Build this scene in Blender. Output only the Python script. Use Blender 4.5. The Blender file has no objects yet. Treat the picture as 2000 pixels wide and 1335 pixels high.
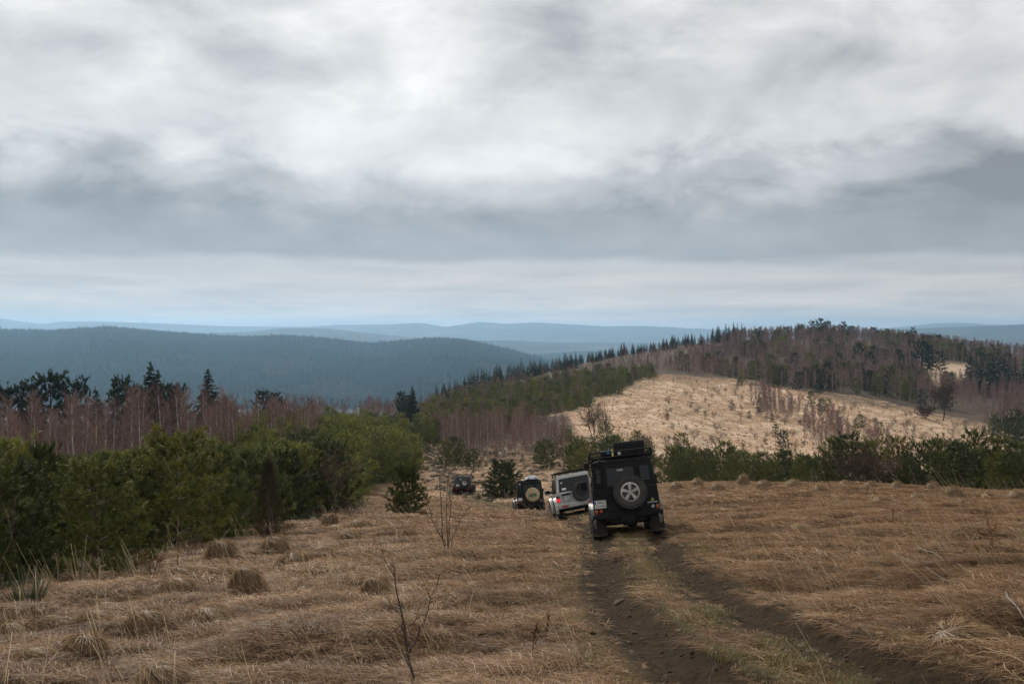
import bpy, bmesh, math, random
import numpy as np
from mathutils import Vector, Matrix, Euler

# ------------------------------------------------------------------ scene, camera, sky, sun, exposure
S = bpy.context.scene
COL = S.collection
F, CX, HZ = 1944.0, 1000.0, 655.0          # focal length in photo pixels, centre column, eye-level row
R_ = math.radians

cam_d = bpy.data.cameras.new('camera'); cam = bpy.data.objects.new('camera', cam_d); COL.objects.link(cam)
cam_d.sensor_width = 36.0; cam_d.lens = 36.0 * F / 2000.0
cam_d.shift_y = -(667.5 - HZ) / 2000.0
cam_d.clip_start = 0.1; cam_d.clip_end = 60000
cam.location = (0, 0, 0); cam.rotation_euler = (R_(90), 0, 0)
S.camera = cam

SUN_AZ, SUN_EL = -24.0, 37.0               # degrees: to the left of the view direction, above the horizon
sd = Vector((math.sin(R_(SUN_AZ)) * math.cos(R_(SUN_EL)), math.cos(R_(SUN_AZ)) * math.cos(R_(SUN_EL)), math.sin(R_(SUN_EL))))
sun_d = bpy.data.lights.new('sun', 'SUN'); sun = bpy.data.objects.new('sun', sun_d); COL.objects.link(sun)
sun_d.energy = 3.6; sun_d.angle = R_(3); sun_d.color = (1.0, 0.93, 0.82)
sun.rotation_euler = (-sd).to_track_quat('-Z', 'Y').to_euler(); sun.location = (-40, 60, 120)

S.view_settings.view_transform = 'Standard'; S.view_settings.look = 'None'
S.view_settings.exposure = 0.0; S.view_settings.gamma = 1.0; S.view_settings.use_curve_mapping = False
S.render.engine = 'CYCLES'
S.cycles.use_denoising = True
S.cycles.max_bounces = 6; S.cycles.diffuse_bounces = 2; S.cycles.glossy_bounces = 2
S.cycles.transmission_bounces = 3; S.cycles.transparent_max_bounces = 8; S.cycles.volume_bounces = 0
S.cycles.sample_clamp_indirect = 4.0


class NT:
    """tiny node-tree helper"""
    def __init__(self, tree):
        self.t = tree; self.n = tree.nodes; self.l = tree.links
    def new(self, typ, **kw):
        nd = self.n.new(typ)
        for k, v in kw.items():
            setattr(nd, k, v)
        return nd
    def link(self, a, b):
        self.l.new(a, b)
    def val(self, sock, v):
        if hasattr(v, 'is_linked') or hasattr(v, 'links'):
            self.link(v, sock)
        else:
            sock.default_value = v
    def math(self, op, a, b=None, c=None, clamp=False):
        nd = self.new('ShaderNodeMath', operation=op, use_clamp=clamp)
        for i, v in enumerate((a, b, c)):
            if v is not None:
                self.val(nd.inputs[i], v)
        return nd.outputs[0]
    def mix(self, f, a, b, blend='MIX'):
        nd = self.new('ShaderNodeMix', data_type='RGBA', blend_type=blend)
        for i, v in ((0, f), (6, a), (7, b)):
            if isinstance(v, tuple) and len(v) == 3:
                v = (*v, 1)
            self.val(nd.inputs[i], v)
        return nd.outputs[2]
    def ramp(self, f, stops, interp='LINEAR'):
        nd = self.new('ShaderNodeValToRGB'); cr = nd.color_ramp; cr.interpolation = interp
        while len(cr.elements) < len(stops):
            cr.elements.new(0.5)
        for e, (p, c) in zip(cr.elements, stops):
            e.position = p; e.color = (*c, 1) if len(c) == 3 else c
        self.link(f, nd.inputs[0])
        return nd.outputs[0]
    def noise(self, vec, scale, detail=4, rough=0.5, dist=0.0, dim='3D'):
        nd = self.new('ShaderNodeTexNoise', noise_dimensions=dim)
        if vec is not None:
            self.link(vec, nd.inputs['Vector'])
        nd.inputs['Scale'].default_value = scale; nd.inputs['Detail'].default_value = detail
        nd.inputs['Roughness'].default_value = rough; nd.inputs['Distortion'].default_value = dist
        return nd.outputs[0]


W = bpy.data.worlds.new('World'); S.world = W; W.use_nodes = True
t = NT(W.node_tree); t.n.clear()
out = t.new('ShaderNodeOutputWorld'); bg = t.new('ShaderNodeBackground'); t.link(bg.outputs[0], out.inputs[0])
bg.inputs[1].default_value = 0.1
sky = t.new('ShaderNodeTexSky', sky_type='NISHITA'); sky.sun_disc = False
sky.sun_elevation = R_(SUN_EL); sky.sun_rotation = R_(SUN_AZ)
tc = t.new('ShaderNodeTexCoord'); sep = t.new('ShaderNodeSeparateXYZ'); t.link(tc.outputs['Generated'], sep.inputs[0])
dz = t.math('MAXIMUM', sep.outputs[2], 0.0)
# cloud deck: the direction is projected on a layer overhead so that the clouds flatten towards the horizon
den = t.math('ADD', dz, 0.26)
cx = t.math('DIVIDE', sep.outputs[0], den); cy = t.math('DIVIDE', sep.outputs[1], den)
cv = t.new('ShaderNodeCombineXYZ'); t.link(cx, cv.inputs[0]); t.link(cy, cv.inputs[1]); cv.inputs[2].default_value = 3.7
n1 = t.noise(cv.outputs[0], 1.6, 9, 0.52, 0.25)
n2 = t.noise(cv.outputs[0], 4.6, 10, 0.6, 0.2)
mp = t.new('ShaderNodeMapping'); mp.inputs['Scale'].default_value = (1, 1, 12); t.link(tc.outputs['Generated'], mp.inputs[0])
n3 = t.noise(mp.outputs[0], 5.0, 7, 0.6, 0.3)      # long flat streaks low in the sky
mp2 = t.new('ShaderNodeMapping'); mp2.inputs['Scale'].default_value = (1, 1, 1.9); mp2.inputs['Location'].default_value = (2.3, 0.4, 0.2); t.link(tc.outputs['Generated'], mp2.inputs[0])
n4 = t.noise(mp2.outputs[0], 7.5, 12, 0.57, 0.35)   # billows
el = t.math('MULTIPLY', dz, 57.3 / 24.0)           # 0..1 over the lowest 24 degrees
elw = t.math('ADD', el, t.math('MULTIPLY', t.math('SUBTRACT', n4, 0.5), t.math('MINIMUM', t.math('MULTIPLY', t.math('SUBTRACT', el, 0.15, clamp=True), 0.9), 0.22)))
elw = t.math('ADD', elw, t.math('MULTIPLY', t.math('SUBTRACT', n1, 0.5), t.math('MINIMUM', t.math('MULTIPLY', t.math('SUBTRACT', el, 0.05, clamp=True), 0.8), 0.28)))
base = t.ramp(elw, [(0.0, (.70, .70, .70)), (0.06, (.68, .68, .68)), (0.125, (.60, .60, .60)), (0.165, (.57, .57, .57)), (0.195, (.38, .38, .38)),
                    (0.27, (.37, .37, .37)), (0.35, (.56, .56, .56)), (0.43, (.78, .78, .78)), (0.58, (.66, .66, .66)), (0.8, (.72, .72, .72)), (1.0, (.78, .78, .78))], 'EASE')
amp = t.math('MINIMUM', t.math('MULTIPLY', t.math('SUBTRACT', el, 0.10, clamp=True), 2.6), 1.0)
dn = t.math('ADD', t.math('MULTIPLY', t.math('SUBTRACT', n1, 0.5), 0.95), t.math('ADD', t.math('MULTIPLY', t.math('SUBTRACT', n2, 0.5), 0.42), t.math('MULTIPLY', t.math('SUBTRACT', n4, 0.5), 0.95)))
lum = t.math('ADD', base, t.math('MULTIPLY', dn, t.math('ADD', t.math('MULTIPLY', amp, 0.85), 0.02)))
low_ = t.math('SUBTRACT', 1.0, t.math('MULTIPLY', el, 4.5), clamp=True)
lum = t.math('ADD', lum, t.math('MULTIPLY', t.math('SUBTRACT', n3, 0.5), t.math('MULTIPLY', low_, 1.25)))
lum = t.math('MINIMUM', t.math('MAXIMUM', lum, 0.27), 1.0)
tint = t.ramp(lum, [(0.0, (.955, .99, 1.04)), (0.36, (.96, .99, 1.03)), (0.55, (.99, .997, 1.01)), (0.8, (1, 1, 0.995))])
warm = t.ramp(el, [(0.0, (1.14, 1.0, .88)), (0.07, (1.12, 1.0, .90)), (0.14, (1.07, .995, .94)), (0.19, (1.0, 1.0, 1.0)), (1.0, (1, 1, 1))])
glow = t.math('MULTIPLY', t.math('SUBTRACT', n3, 0.5, clamp=True), t.math('MULTIPLY', low_, 3.2), clamp=True)   # cream breaks between the low streaks
ccol = t.mix(1.0, t.mix(1.0, t.mix(glow, tint, (1.16, 1.0, .86)), warm, 'MULTIPLY'), lum, 'MULTIPLY')
scl = t.new('ShaderNodeVectorMath', operation='SCALE'); t.link(ccol, scl.inputs[0]); scl.inputs['Scale'].default_value = 10.0
t.link(t.mix(0.97, sky.outputs[0], scl.outputs[0]), bg.inputs[0])

# ------------------------------------------------------------------ numeric helpers
rng = np.random.default_rng(11)
random.seed(5)

def sstep(a, b, x):
    k = np.clip((x - a) / (b - a), 0, 1); return k * k * (3 - 2 * k)

def vnoise(x, y, seed=0):
    xi = np.floor(x).astype(np.int64); yi = np.floor(y).astype(np.int64)
    fx = x - xi; fy = y - yi; fx = fx * fx * (3 - 2 * fx); fy = fy * fy * (3 - 2 * fy)
    def h(a, b):
        n = (a * 374761393 + b * 668265263 + seed * 1442695041) & 0xffffffff
        n = ((n ^ (n >> 13)) * 1274126177) & 0xffffffff
        return ((n ^ (n >> 16)) & 0xffff) / 65535.0
    return (h(xi, yi) * (1 - fx) + h(xi + 1, yi) * fx) * (1 - fy) + (h(xi, yi + 1) * (1 - fx) + h(xi + 1, yi + 1) * fx) * fy

def fbm(x, y, seed=0, octv=4):
    s = 0; a = 0.5; tot = 0
    for i in range(octv):
        s = s + a * vnoise(x * 2 ** i, y * 2 ** i, seed + i * 17); tot += a; a *= 0.5
    return s / tot - 0.5

# ------------------------------------------------------------------ terrain (rows of the photograph against depth, column by column)
def plane_row(px, D):
    return HZ + F * (1.7 / D + 0.138) - 0.045 * (px - CX)

CTRL = {
    -900: [(40, 1075), (80, 1030), (150, 960), (260, 940), (500, 950), (1000, 880)],
    -300: [(30, 1090), (50, 1045), (92, 1000), (135, 950), (200, 915), (330, 940), (600, 950), (1000, 870)],
    0: [(30, 1078), (50, 1032), (92, 983), (135, 935), (200, 905), (330, 935), (600, 950), (1000, 870)],
    350: [(30, 1062), (50, 1012), (90, 955), (135, 903), (200, 882), (330, 915), (600, 950), (1000, 870)],
    600: [(30, 1051), (50, 1003), (90, 930), (130, 876), (180, 843), (260, 828), (400, 895), (700, 930), (1000, 870)],
    750: [(30, 1043), (53, 1001), (105, 937), (150, 890), (200, 850), (270, 815), (400, 850), (700, 905), (1000, 870)],
    900: [(30, 1037), (50, 1003), (90, 968), (130, 922), (170, 880), (220, 840), (300, 800), (380, 774), (480, 795), (700, 880), (1000, 870)],
    1040: [(30, 1032), (40, 1010), (59, 1001), (90, 962), (130, 915), (170, 872), (230, 830), (300, 785), (380, 750), (450, 733), (550, 760), (800, 870), (1000, 870)],
    1170: [(27, 1044), (40, 1004), (60, 985), (80, 972), (120, 930), (170, 878), (230, 830), (300, 780), (400, 728), (500, 704), (600, 730), (900, 860)],
    1300: [(27, 1033), (40, 990), (55, 964), (72, 948), (85, 950), (105, 960), (140, 932), (180, 885), (240, 832), (300, 782), (360, 745), (450, 705), (560, 678), (680, 700), (1000, 850)],
    1450: [(27, 1025), (40, 982), (55, 959), (72, 947), (85, 951), (110, 968), (150, 940), (200, 892), (260, 838), (320, 790), (380, 748), (470, 698), (600, 664), (720, 690), (1000, 850)],
    1650: [(27, 1018), (40, 978), (55, 956), (70, 948), (84, 956), (110, 977), (150, 950), (200, 905), (260, 840), (330, 785), (400, 742), (480, 697), (580, 661), (700, 680), (1000, 840)],
    1830: [(27, 1012), (40, 978), (55, 959), (66, 955), (80, 966), (110, 987), (150, 965), (200, 917), (270, 852), (350, 795), (420, 757), (500, 712), (610, 677), (740, 700), (1000, 840)],
    2000: [(27, 1008), (40, 979), (52, 963), (62, 963), (80, 980), (110, 998), (150, 980), (200, 930), (270, 868), (350, 810), (430, 765), (520, 722), (620, 694), (750, 715), (1000, 830)],
    2500: [(30, 985), (45, 966), (60, 968), (80, 990), (120, 1002), (200, 950), (350, 840), (500, 760), (650, 722), (1000, 830)],
    2900: [(30, 970), (50, 960), (70, 985), (120, 1002), (200, 955), (350, 850), (500, 770), (650, 730), (1000, 830)],
}
_c, _v = [], []
for px, lst in CTRL.items():
    for D, r in lst:
        _c.append((px / 420.0, 1.9 * math.log(D))); _v.append(r)
for px in (-900, -300, 200, 700, 1200, 1700, 2300, 2900):
    for D in (7, 10, 14, 19):
        _c.append((px / 420.0, 1.9 * math.log(D))); _v.append(plane_row(px, D))
_c = np.array(_c); _v = np.array(_v, float)
def _phi(r2):
    return 0.5 * r2 * np.log(r2 + 1e-12)
_n = len(_c)
_K = _phi(((_c[:, None] - _c[None]) ** 2).sum(-1)) + np.eye(_n) * 0.02
_P = np.c_[np.ones(_n), _c]
_A = np.block([[_K, _P], [_P.T, np.zeros((3, 3))]])
_w = np.linalg.solve(_A, np.r_[_v, 0, 0, 0])

def rbf_row(px, D):
    q = np.stack([px / 420.0, 1.9 * np.log(D)], -1).reshape(-1, 2)
    o = np.empty(len(q))
    for i in range(0, len(q), 20000):
        b = q[i:i + 20000]
        o[i:i + 20000] = _phi(((b[:, None] - _c[None]) ** 2).sum(-1)) @ _w[:_n] + _w[_n] + b @ _w[_n + 1:]
    return o.reshape(np.shape(px))

def base_h(x, y):
    """smooth ground height"""
    x = np.asarray(x, float); y = np.asarray(y, float)
    d = np.hypot(x, y) + 1e-6
    az = np.clip(np.arctan2(x, y), -0.72, 0.76)
    D = np.maximum(d * np.cos(az), 0.3)
    px = CX + F * np.tan(az)
    Dc = np.clip(D, 6, 1000)
    row = rbf_row(px, Dc)
    zr = -(row - HZ) / F * D
    zp = -1.7 - 0.138 * y * np.where(y > 0, 1, 0.6) + 0.045 * x * np.exp(-(np.abs(x) / 60) ** 2)
    k = sstep(9, 20, d)
    z = zp * (1 - k) + zr * k
    far = sstep(850, 1500, D)
    z = z * (1 - far) + (-170.0) * far
    return z

def first_D(px, row, Dmin=5.0, Dmax=700.0):
    """depth at which the ground first shows at that pixel"""
    Ds = np.exp(np.linspace(math.log(Dmin), math.log(Dmax), 500))
    x = (px - CX) / F * Ds
    r = HZ - F * base_h(x, Ds) / Ds
    i = int(np.argmax(r <= row)) if (r <= row).any() else int(np.argmin(r))
    return float(Ds[i])

def gp(px, row=None, D=None):
    """ground point below a pixel (row) or at a depth D in that column"""
    if D is None:
        D = first_D(px, row)
    return np.array([(px - CX) / F * D, D])

# wheel tracks
LEFT_RUT = [gp(*p) for p in [(1560, 1420), (1390, 1335), (1300, 1266), (1222, 1200), (1186, 1130), (1176, 1060)]]
RIGHT_RUT = [gp(*p) for p in [(2080, 1420), (1800, 1335), (1640, 1275), (1500, 1215), (1392, 1150), (1322, 1100), (1283, 1060)]]
CARS = {'a': (gp(1232, D=23.8), R_(-2.6)), 'b': (gp(1134, D=40.3), R_(4)), 'c': (gp(1038, D=59.5), R_(4)), 'd': (gp(903, D=91.0), R_(-2))}
def side(p, yaw, s):
    return p + np.array([math.cos(yaw), math.sin(yaw)]) * s
for k in ('a', 'b', 'c', 'd'):
    p, yaw = CARS[k]
    f = np.array([-math.sin(yaw), math.cos(yaw)])
    for dd in (0.2, 3.5):
        LEFT_RUT.append(side(p + f * dd, yaw, -0.75)); RIGHT_RUT.append(side(p + f * dd, yaw, 0.75))
for p in [(868, 925), (842, 895), (822, 872)]:
    g = gp(*p); LEFT_RUT.append(g - np.array([0.75, 0])); RIGHT_RUT.append(g + np.array([0.75, 0]))
def smooth_line(pts, n=3):
    p = np.array(pts)
    for _ in range(n):
        q = [p[0]]
        for a, b in zip(p[:-1], p[1:]):
            q += [a * .75 + b * .25, a * .25 + b * .75]
        q.append(p[-1]); p = np.array(q)
    return p
LEFT_RUT = smooth_line(LEFT_RUT); RIGHT_RUT = smooth_line(RIGHT_RUT)

def dist_line(x, y, line):
    x = np.asarray(x, float).ravel(); y = np.asarray(y, float).ravel()
    best = np.full(x.shape, 1e9)
    lo = line.min(0) - 3; hi = line.max(0) + 3
    m = np.where((x > lo[0]) & (x < hi[0]) & (y > lo[1]) & (y < hi[1]))[0]
    if len(m):
        px, py = x[m], y[m]; bb = np.full(len(m), 1e9)
        for a, b in zip(line[:-1], line[1:]):
            d = b - a; L = d @ d + 1e-9
            k = np.clip(((px - a[0]) * d[0] + (py - a[1]) * d[1]) / L, 0, 1)
            bb = np.minimum(bb, np.hypot(px - a[0] - k * d[0], py - a[1] - k * d[1]))
        best[m] = bb
    return best

def track_masks(x, y):
    sh = np.shape(x)
    wob = 0.10 * fbm(np.asarray(x) * 1.7, np.asarray(y) * 1.7, 91, 3)
    dl = dist_line(x, y, LEFT_RUT).reshape(sh); dr = dist_line(x, y, RIGHT_RUT).reshape(sh)
    dm = np.minimum(dl, dr) + wob
    between = np.exp(-((dl + dr - 1.5) / 0.55) ** 2) * ((dl + dr) < 3.2)
    return dm, dl, dr, between

def H(x, y):
    """full ground height with hummocks and wheel ruts"""
    x = np.asarray(x, float); y = np.asarray(y, float)
    z = base_h(x, y)
    d = np.hypot(x, y)
    dm, dl, dr, btw = track_masks(x, y)
    near = 1 - sstep(150, 400, d)
    off = sstep(0.5, 1.3, dm)
    z = z + near * (0.40 * fbm(x / 4.5, y / 4.5, 3, 3) + off * (0.58 * fbm(x / 1.2 + 4, y / 0.9, 8, 3)))
    z = z + sstep(60, 200, d) * (1 - sstep(600, 900, d)) * 3.0 * fbm(x / 40, y / 40, 5, 3)
    rough = fbm(x * 3.1, y * 3.1, 21, 3)
    fade = 1 - sstep(30, 110, d) * 0.6
    z = z - fade * (0.13 * np.exp(-(dm / 0.24) ** 2) * (1 + 0.6 * rough)) + fade * 0.05 * np.exp(-((dm - 0.42) / 0.13) ** 2) * (1 + 1.8 * rough)
    z = z + fade * 0.075 * np.exp(-(dm / 0.5) ** 2) * fbm(x * 7.0, y * 7.0, 29, 3) * (d < 40)
    pa = CARS['a'][0]; z = z + 0.17 * np.exp(-(((x - pa[0]) ** 2 + (y - pa[1] - 1.6) ** 2) / 3.6 ** 2))
    # the ground tips to the left under two of the cars
    for key, k, s in (('a', -0.025, 2.6), ('b', 0.16, 2.8)):
        p, yaw = CARS[key]; f = np.array([-math.sin(yaw), math.cos(yaw)])
        c = p + f * 1.6
        lat = (x - c[0]) * math.cos(yaw) + (y - c[1]) * math.sin(yaw)
        r2 = ((x - c[0]) ** 2 + (y - c[1]) ** 2) / s ** 2
        z = z + k * lat * np.exp(-r2 * 0.7)
    return z

def Hs(x, y):
    return float(H(np.array([x]), np.array([y]))[0])

def pixel_of(x, y, z):
    return CX + F * x / y, HZ - F * z / y

def poly_sd(px, py, poly):
    """signed distance in pixels to an outline, negative inside"""
    poly = np.array(poly, float); inside = np.zeros(px.shape, bool); best = np.full(px.shape, 1e9)
    for (ax, ay), (bx, by) in zip(poly, np.roll(poly, -1, 0)):
        L = (bx - ax) ** 2 + (by - ay) ** 2
        k = np.clip(((px - ax) * (bx - ax) + (py - ay) * (by - ay)) / L, 0, 1)
        best = np.minimum(best, np.hypot(px - ax - k * (bx - ax), py - ay - k * (by - ay)))
        c = ((ay > py) != (by > py)) & (px < (bx - ax) * (py - ay) / (by - ay + 1e-12) + ax)
        inside ^= c
    return np.where(inside, -best, best)

# ------------------------------------------------------------------ materials
def pmat(name, col, rough=0.6, metal=0.0, spec=0.5, var=0.0, vscale=6.0, col2=None, bump=0.0, bscale=40.0, coat=0.0, emit=None):
    m = bpy.data.materials.new(name); m.use_nodes = True
    k = NT(m.node_tree); b = k.n['Principled BSDF']
    b.inputs['Roughness'].default_value = rough; b.inputs['Metallic'].default_value = metal
    b.inputs['Specular IOR Level'].default_value = spec; b.inputs['Coat Weight'].default_value = coat
    tcn = k.new('ShaderNodeTexCoord')
    nz = k.noise(tcn.outputs['Object'], vscale, 5, 0.6)
    c2 = col2 if col2 else tuple(c * (1 - var) for c in col)
    f = k.ramp(nz, [(0.38, (0, 0, 0)), (0.64, (1, 1, 1))])
    k.link(k.mix(f, col, c2), b.inputs['Base Color'])
    if bump:
        bp = k.new('ShaderNodeBump'); bp.inputs['Strength'].default_value = bump; bp.inputs['Distance'].default_value = 0.02
        k.link(k.noise(tcn.outputs['Object'], bscale, 4, 0.6), bp.inputs['Height']); k.link(bp.outputs[0], b.inputs['Normal'])
    if emit:
        b.inputs['Emission Color'].default_value = (*emit[:3], 1); b.inputs['Emission Strength'].default_value = emit[3]
    return m

def leafmat(name, stops, trans=0.25, rnd=0.35, hue=0.0, trans_tint=(1.0, 1.0, 0.6)):
    """foliage, twigs and grass: tone per leaf (attribute) and per plant (random) picks the colour"""
    m = bpy.data.materials.new(name); m.use_nodes = True
    k = NT(m.node_tree); k.n.clear()
    o = k.new('ShaderNodeOutputMaterial')
    at = k.new('ShaderNodeAttribute'); at.attribute_name = 'tone'
    oi = k.new('ShaderNodeObjectInfo')
    f = k.math('ADD', k.math('MULTIPLY', at.outputs['Fac'], 1 - rnd), k.math('MULTIPLY', oi.outputs['Random'], rnd))
    c = k.ramp(f, stops)
    d = k.new('ShaderNodeBsdfDiffuse'); k.link(c, d.inputs[0])
    if trans:
        tr = k.new('ShaderNodeBsdfTranslucent'); k.link(k.mix(1.0, c, trans_tint, 'MULTIPLY'), tr.inputs[0])
        mx = k.new('ShaderNodeMixShader'); mx.inputs[0].default_value = trans
        k.link(d.outputs[0], mx.inputs[1]); k.link(tr.outputs[0], mx.inputs[2])
        gl = k.new('ShaderNodeBsdfGlossy'); gl.inputs['Roughness'].default_value = 0.5; gl.inputs[0].default_value = (.9, .9, .9, 1)
        m2 = k.new('ShaderNodeMixShader'); m2.inputs[0].default_value = 0.03
        k.link(mx.outputs[0], m2.inputs[1]); k.link(gl.outputs[0], m2.inputs[2]); k.link(m2.outputs[0], o.inputs[0])
    else:
        k.link(d.outputs[0], o.inputs[0])
    return m

M = {}
M['pine'] = leafmat('pine_needles', [(0.0, (.024, .031, .007)), (0.35, (.056, .072, .014)), (0.7, (.112, .122, .022)), (1.0, (.20, .172, .030))], 0.12, 0.62)
M['pine_sunlit'] = leafmat('sunlit_pine_needles', [(0.0, (.050, .060, .012)), (0.4, (.125, .136, .027)), (0.75, (.20, .205, .040)), (1.0, (.32, .28, .055))], 0.15, 0.55)  # brighter copy of pine; sunlight on the mid thicket painted into the colour
M['pine_yellow'] = leafmat('yellow_pine_needles', [(0.0, (.07, .06, .012)), (0.5, (.15, .12, .02)), (1.0, (.25, .19, .03))], 0.25, 0.2)
M['pine_dark'] = leafmat('dark_conifer_needles', [(0.0, (.012, .020, .011)), (0.5, (.022, .036, .018)), (1.0, (.042, .056, .026))], 0.15, 0.5)
M['juniper'] = leafmat('brown_juniper_needles', [(0.0, (.022, .017, .008)), (0.5, (.04, .030, .012)), (1.0, (.075, .05, .02))], 0.15, 0.2)
M['farwood'] = leafmat('far_forest', [(0.0, (.012, .019, .014)), (0.7, (.018, .027, .018)), (0.88, (.022, .030, .020)), (1.0, (.05, .045, .036))], 0.0, 0.0)
M['twig'] = leafmat('birch_twigs', [(0.0, (.12, .074, .066)), (0.5, (.215, .138, .122)), (1.0, (.35, .24, .205))], 0.0, 0.45)
M['shrubtwig'] = leafmat('shrub_twigs', [(0.0, (.045, .030, .022)), (0.5, (.085, .056, .042)), (1.0, (.15, .105, .08))], 0.0, 0.5)
M['broom'] = leafmat('broom_stems', [(0.0, (.035, .045, .018)), (1.0, (.10, .11, .045))], 0.1, 0.2)
M['straw'] = leafmat('dry_grass', [(0.0, (.040, .022, .012)), (0.3, (.140, .079, .041)), (0.6, (.275, .166, .090)), (0.85, (.42, .275, .160)), (1.0, (.56, .41, .26))], 0.3, 0.45, trans_tint=(1, .92, .75))
M['strawpale'] = leafmat('pale_sunlit_dry_grass', [(0.0, (.30, .20, .125)), (0.5, (.55, .395, .27)), (1.0, (.73, .56, .40))], 0.3, 0.5, trans_tint=(1, .92, .75))  # pale hill blades; sunlit brightness is part of this colour
M['tussock'] = leafmat('tussock_grass', [(0.0, (.07, .043, .018)), (0.3, (.19, .115, .054)), (0.65, (.33, .21, .105)), (1.0, (.54, .39, .22))], 0.2, 0.12, trans_tint=(1, .92, .75))
M['tussockfar'] = leafmat('hill_tussock', [(0.0, (.05, .042, .02)), (0.5, (.12, .085, .045)), (1.0, (.22, .15, .08))], 0.1, 0.6)
M['stalk'] = leafmat('straw_stalks', [(0.0, (.30, .20, .11)), (1.0, (.62, .49, .30))], 0.2, 0.5, trans_tint=(1, .92, .75))
M['dock'] = leafmat('brown_seed_heads', [(0.0, (.05, .022, .010)), (1.0, (.14, .06, .026))], 0.0, 0.4)
M['shortgreen'] = leafmat('short_green_grass', [(0.0, (.075, .060, .022)), (0.5, (.125, .105, .032)), (1.0, (.26, .19, .085))], 0.3, 0.5)
M['bark'] = pmat('pine_bark', (.12, .075, .05), 0.9, var=0.5, vscale=14, bump=0.5)
M['birchbark'] = pmat('birch_bark', (.52, .47, .41), 0.75, vscale=5, col2=(.22, .18, .15))
M['twigbark'] = pmat('sapling_bark', (.10, .062, .048), 0.8, vscale=9, col2=(.05, .034, .03))
M['deadwood'] = pmat('dead_wood', (.21, .17, .135), 0.85, vscale=9, col2=(.08, .062, .05))
M['clod'] = pmat('mud_clod', (.06, .036, .018), 0.95, var=0.5, vscale=9, bump=0.6)


def ground_material():
    m = bpy.data.materials.new('meadow_ground'); m.use_nodes = True
    k = NT(m.node_tree); b = k.n['Principled BSDF']; b.inputs['Roughness'].default_value = 0.95; b.inputs['Specular IOR Level'].default_value = 0.15
    geo = k.new('ShaderNodeNewGeometry'); pos = geo.outputs['Position']
    def attr(n):
        a = k.new('ShaderNodeAttribute'); a.attribute_name = n; return a.outputs['Fac']
    mapn = k.new('ShaderNodeMapping'); mapn.inputs['Rotation'].default_value = (0, 0, 0.5); mapn.inputs['Scale'].default_value = (3.5, 22, 8); k.link(pos, mapn.inputs[0])
    fib = k.noise(mapn.outputs[0], 1.0, 6, 0.65, 1.2)
    patch = k.noise(pos, 0.55, 5, 0.6, 0.4); fine = k.noise(pos, 11.0, 8, 0.78); blot = k.noise(pos, 0.055, 5, 0.6)
    straw = k.ramp(fib, [(0.30, (.060, .036, .019)), (0.47, (.155, .095, .048)), (0.62, (.270, .172, .088)), (0.78, (.40, .28, .155))])
    straw = k.mix(k.ramp(patch, [(0.40, (0, 0, 0)), (0.7, (.5, .5, .5))]), straw, (.13, .082, .042))
    pale = k.ramp(fine, [(0.30, (.34, .23, .15)), (0.46, (.53, .375, .26)), (0.62, (.63, .465, .335)), (0.8, (.71, .55, .41))])  # pale dry grass, with the hill's sunlight put into the colour
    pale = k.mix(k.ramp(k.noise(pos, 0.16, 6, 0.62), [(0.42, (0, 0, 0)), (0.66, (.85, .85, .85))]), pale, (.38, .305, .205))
    mud = k.ramp(fine, [(0.26, (.012, .007, .003)), (0.46, (.038, .022, .0095)), (0.60, (.066, .039, .017)), (0.76, (.14, .09, .045))])
    green = k.ramp(k.noise(pos, 5.0, 5, 0.7), [(0.3, (.09, .062, .026)), (0.5, (.115, .094, .032)), (0.7, (.21, .150, .07))])
    floor = k.ramp(fine, [(0.3, (.035, .026, .018)), (0.55, (.085, .06, .042)), (0.8, (.15, .105, .07))])
    farg = k.ramp(blot, [(0.35, (.016, .024, .016)), (0.65, (.04, .042, .028))])
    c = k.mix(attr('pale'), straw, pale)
    c = k.mix(attr('forest'), c, floor)
    c = k.mix(attr('green'), c, green)
    mf = k.math('ADD', attr('mud'), k.math('MULTIPLY', k.math('SUBTRACT', k.noise(pos, 3.2, 5, 0.7), 0.5), k.math('MULTIPLY', attr('mud'), 0.7)), clamp=True)
    c = k.mix(mf, c, mud)
    c = k.mix(attr('far'), c, farg)
    k.link(c, b.inputs['Base Color'])
    hgt = k.math('ADD', k.math('MULTIPLY', fib, 0.6), k.math('MULTIPLY', k.noise(pos, 14.0, 6, 0.75), 0.9))
    bp = k.new('ShaderNodeBump'); bp.inputs['Strength'].default_value = 1.0; bp.inputs['Distance'].default_value = 0.12
    k.link(hgt, bp.inputs['Height']); k.link(bp.outputs[0], b.inputs['Normal'])
    return m
M['ground'] = ground_material()

def hill_material(name, dark, light, sc, meadow=None):
    m = bpy.data.materials.new(name); m.use_nodes = True
    k = NT(m.node_tree); b = k.n['Principled BSDF']; b.inputs['Roughness'].default_value = 1.0; b.inputs['Specular IOR Level'].default_value = 0.0
    geo = k.new('ShaderNodeNewGeometry'); pos = geo.outputs['Position']
    n = k.noise(pos, sc, 8, 0.65)
    c = k.ramp(n, [(0.35, dark), (0.65, light)])
    if meadow:
        c = k.mix(k.ramp(k.noise(pos, sc * 0.35, 6, 0.6), [(0.62, (0, 0, 0)), (0.70, (1, 1, 1))]), c, meadow)
    k.link(c, b.inputs['Base Color'])
    return m

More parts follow.
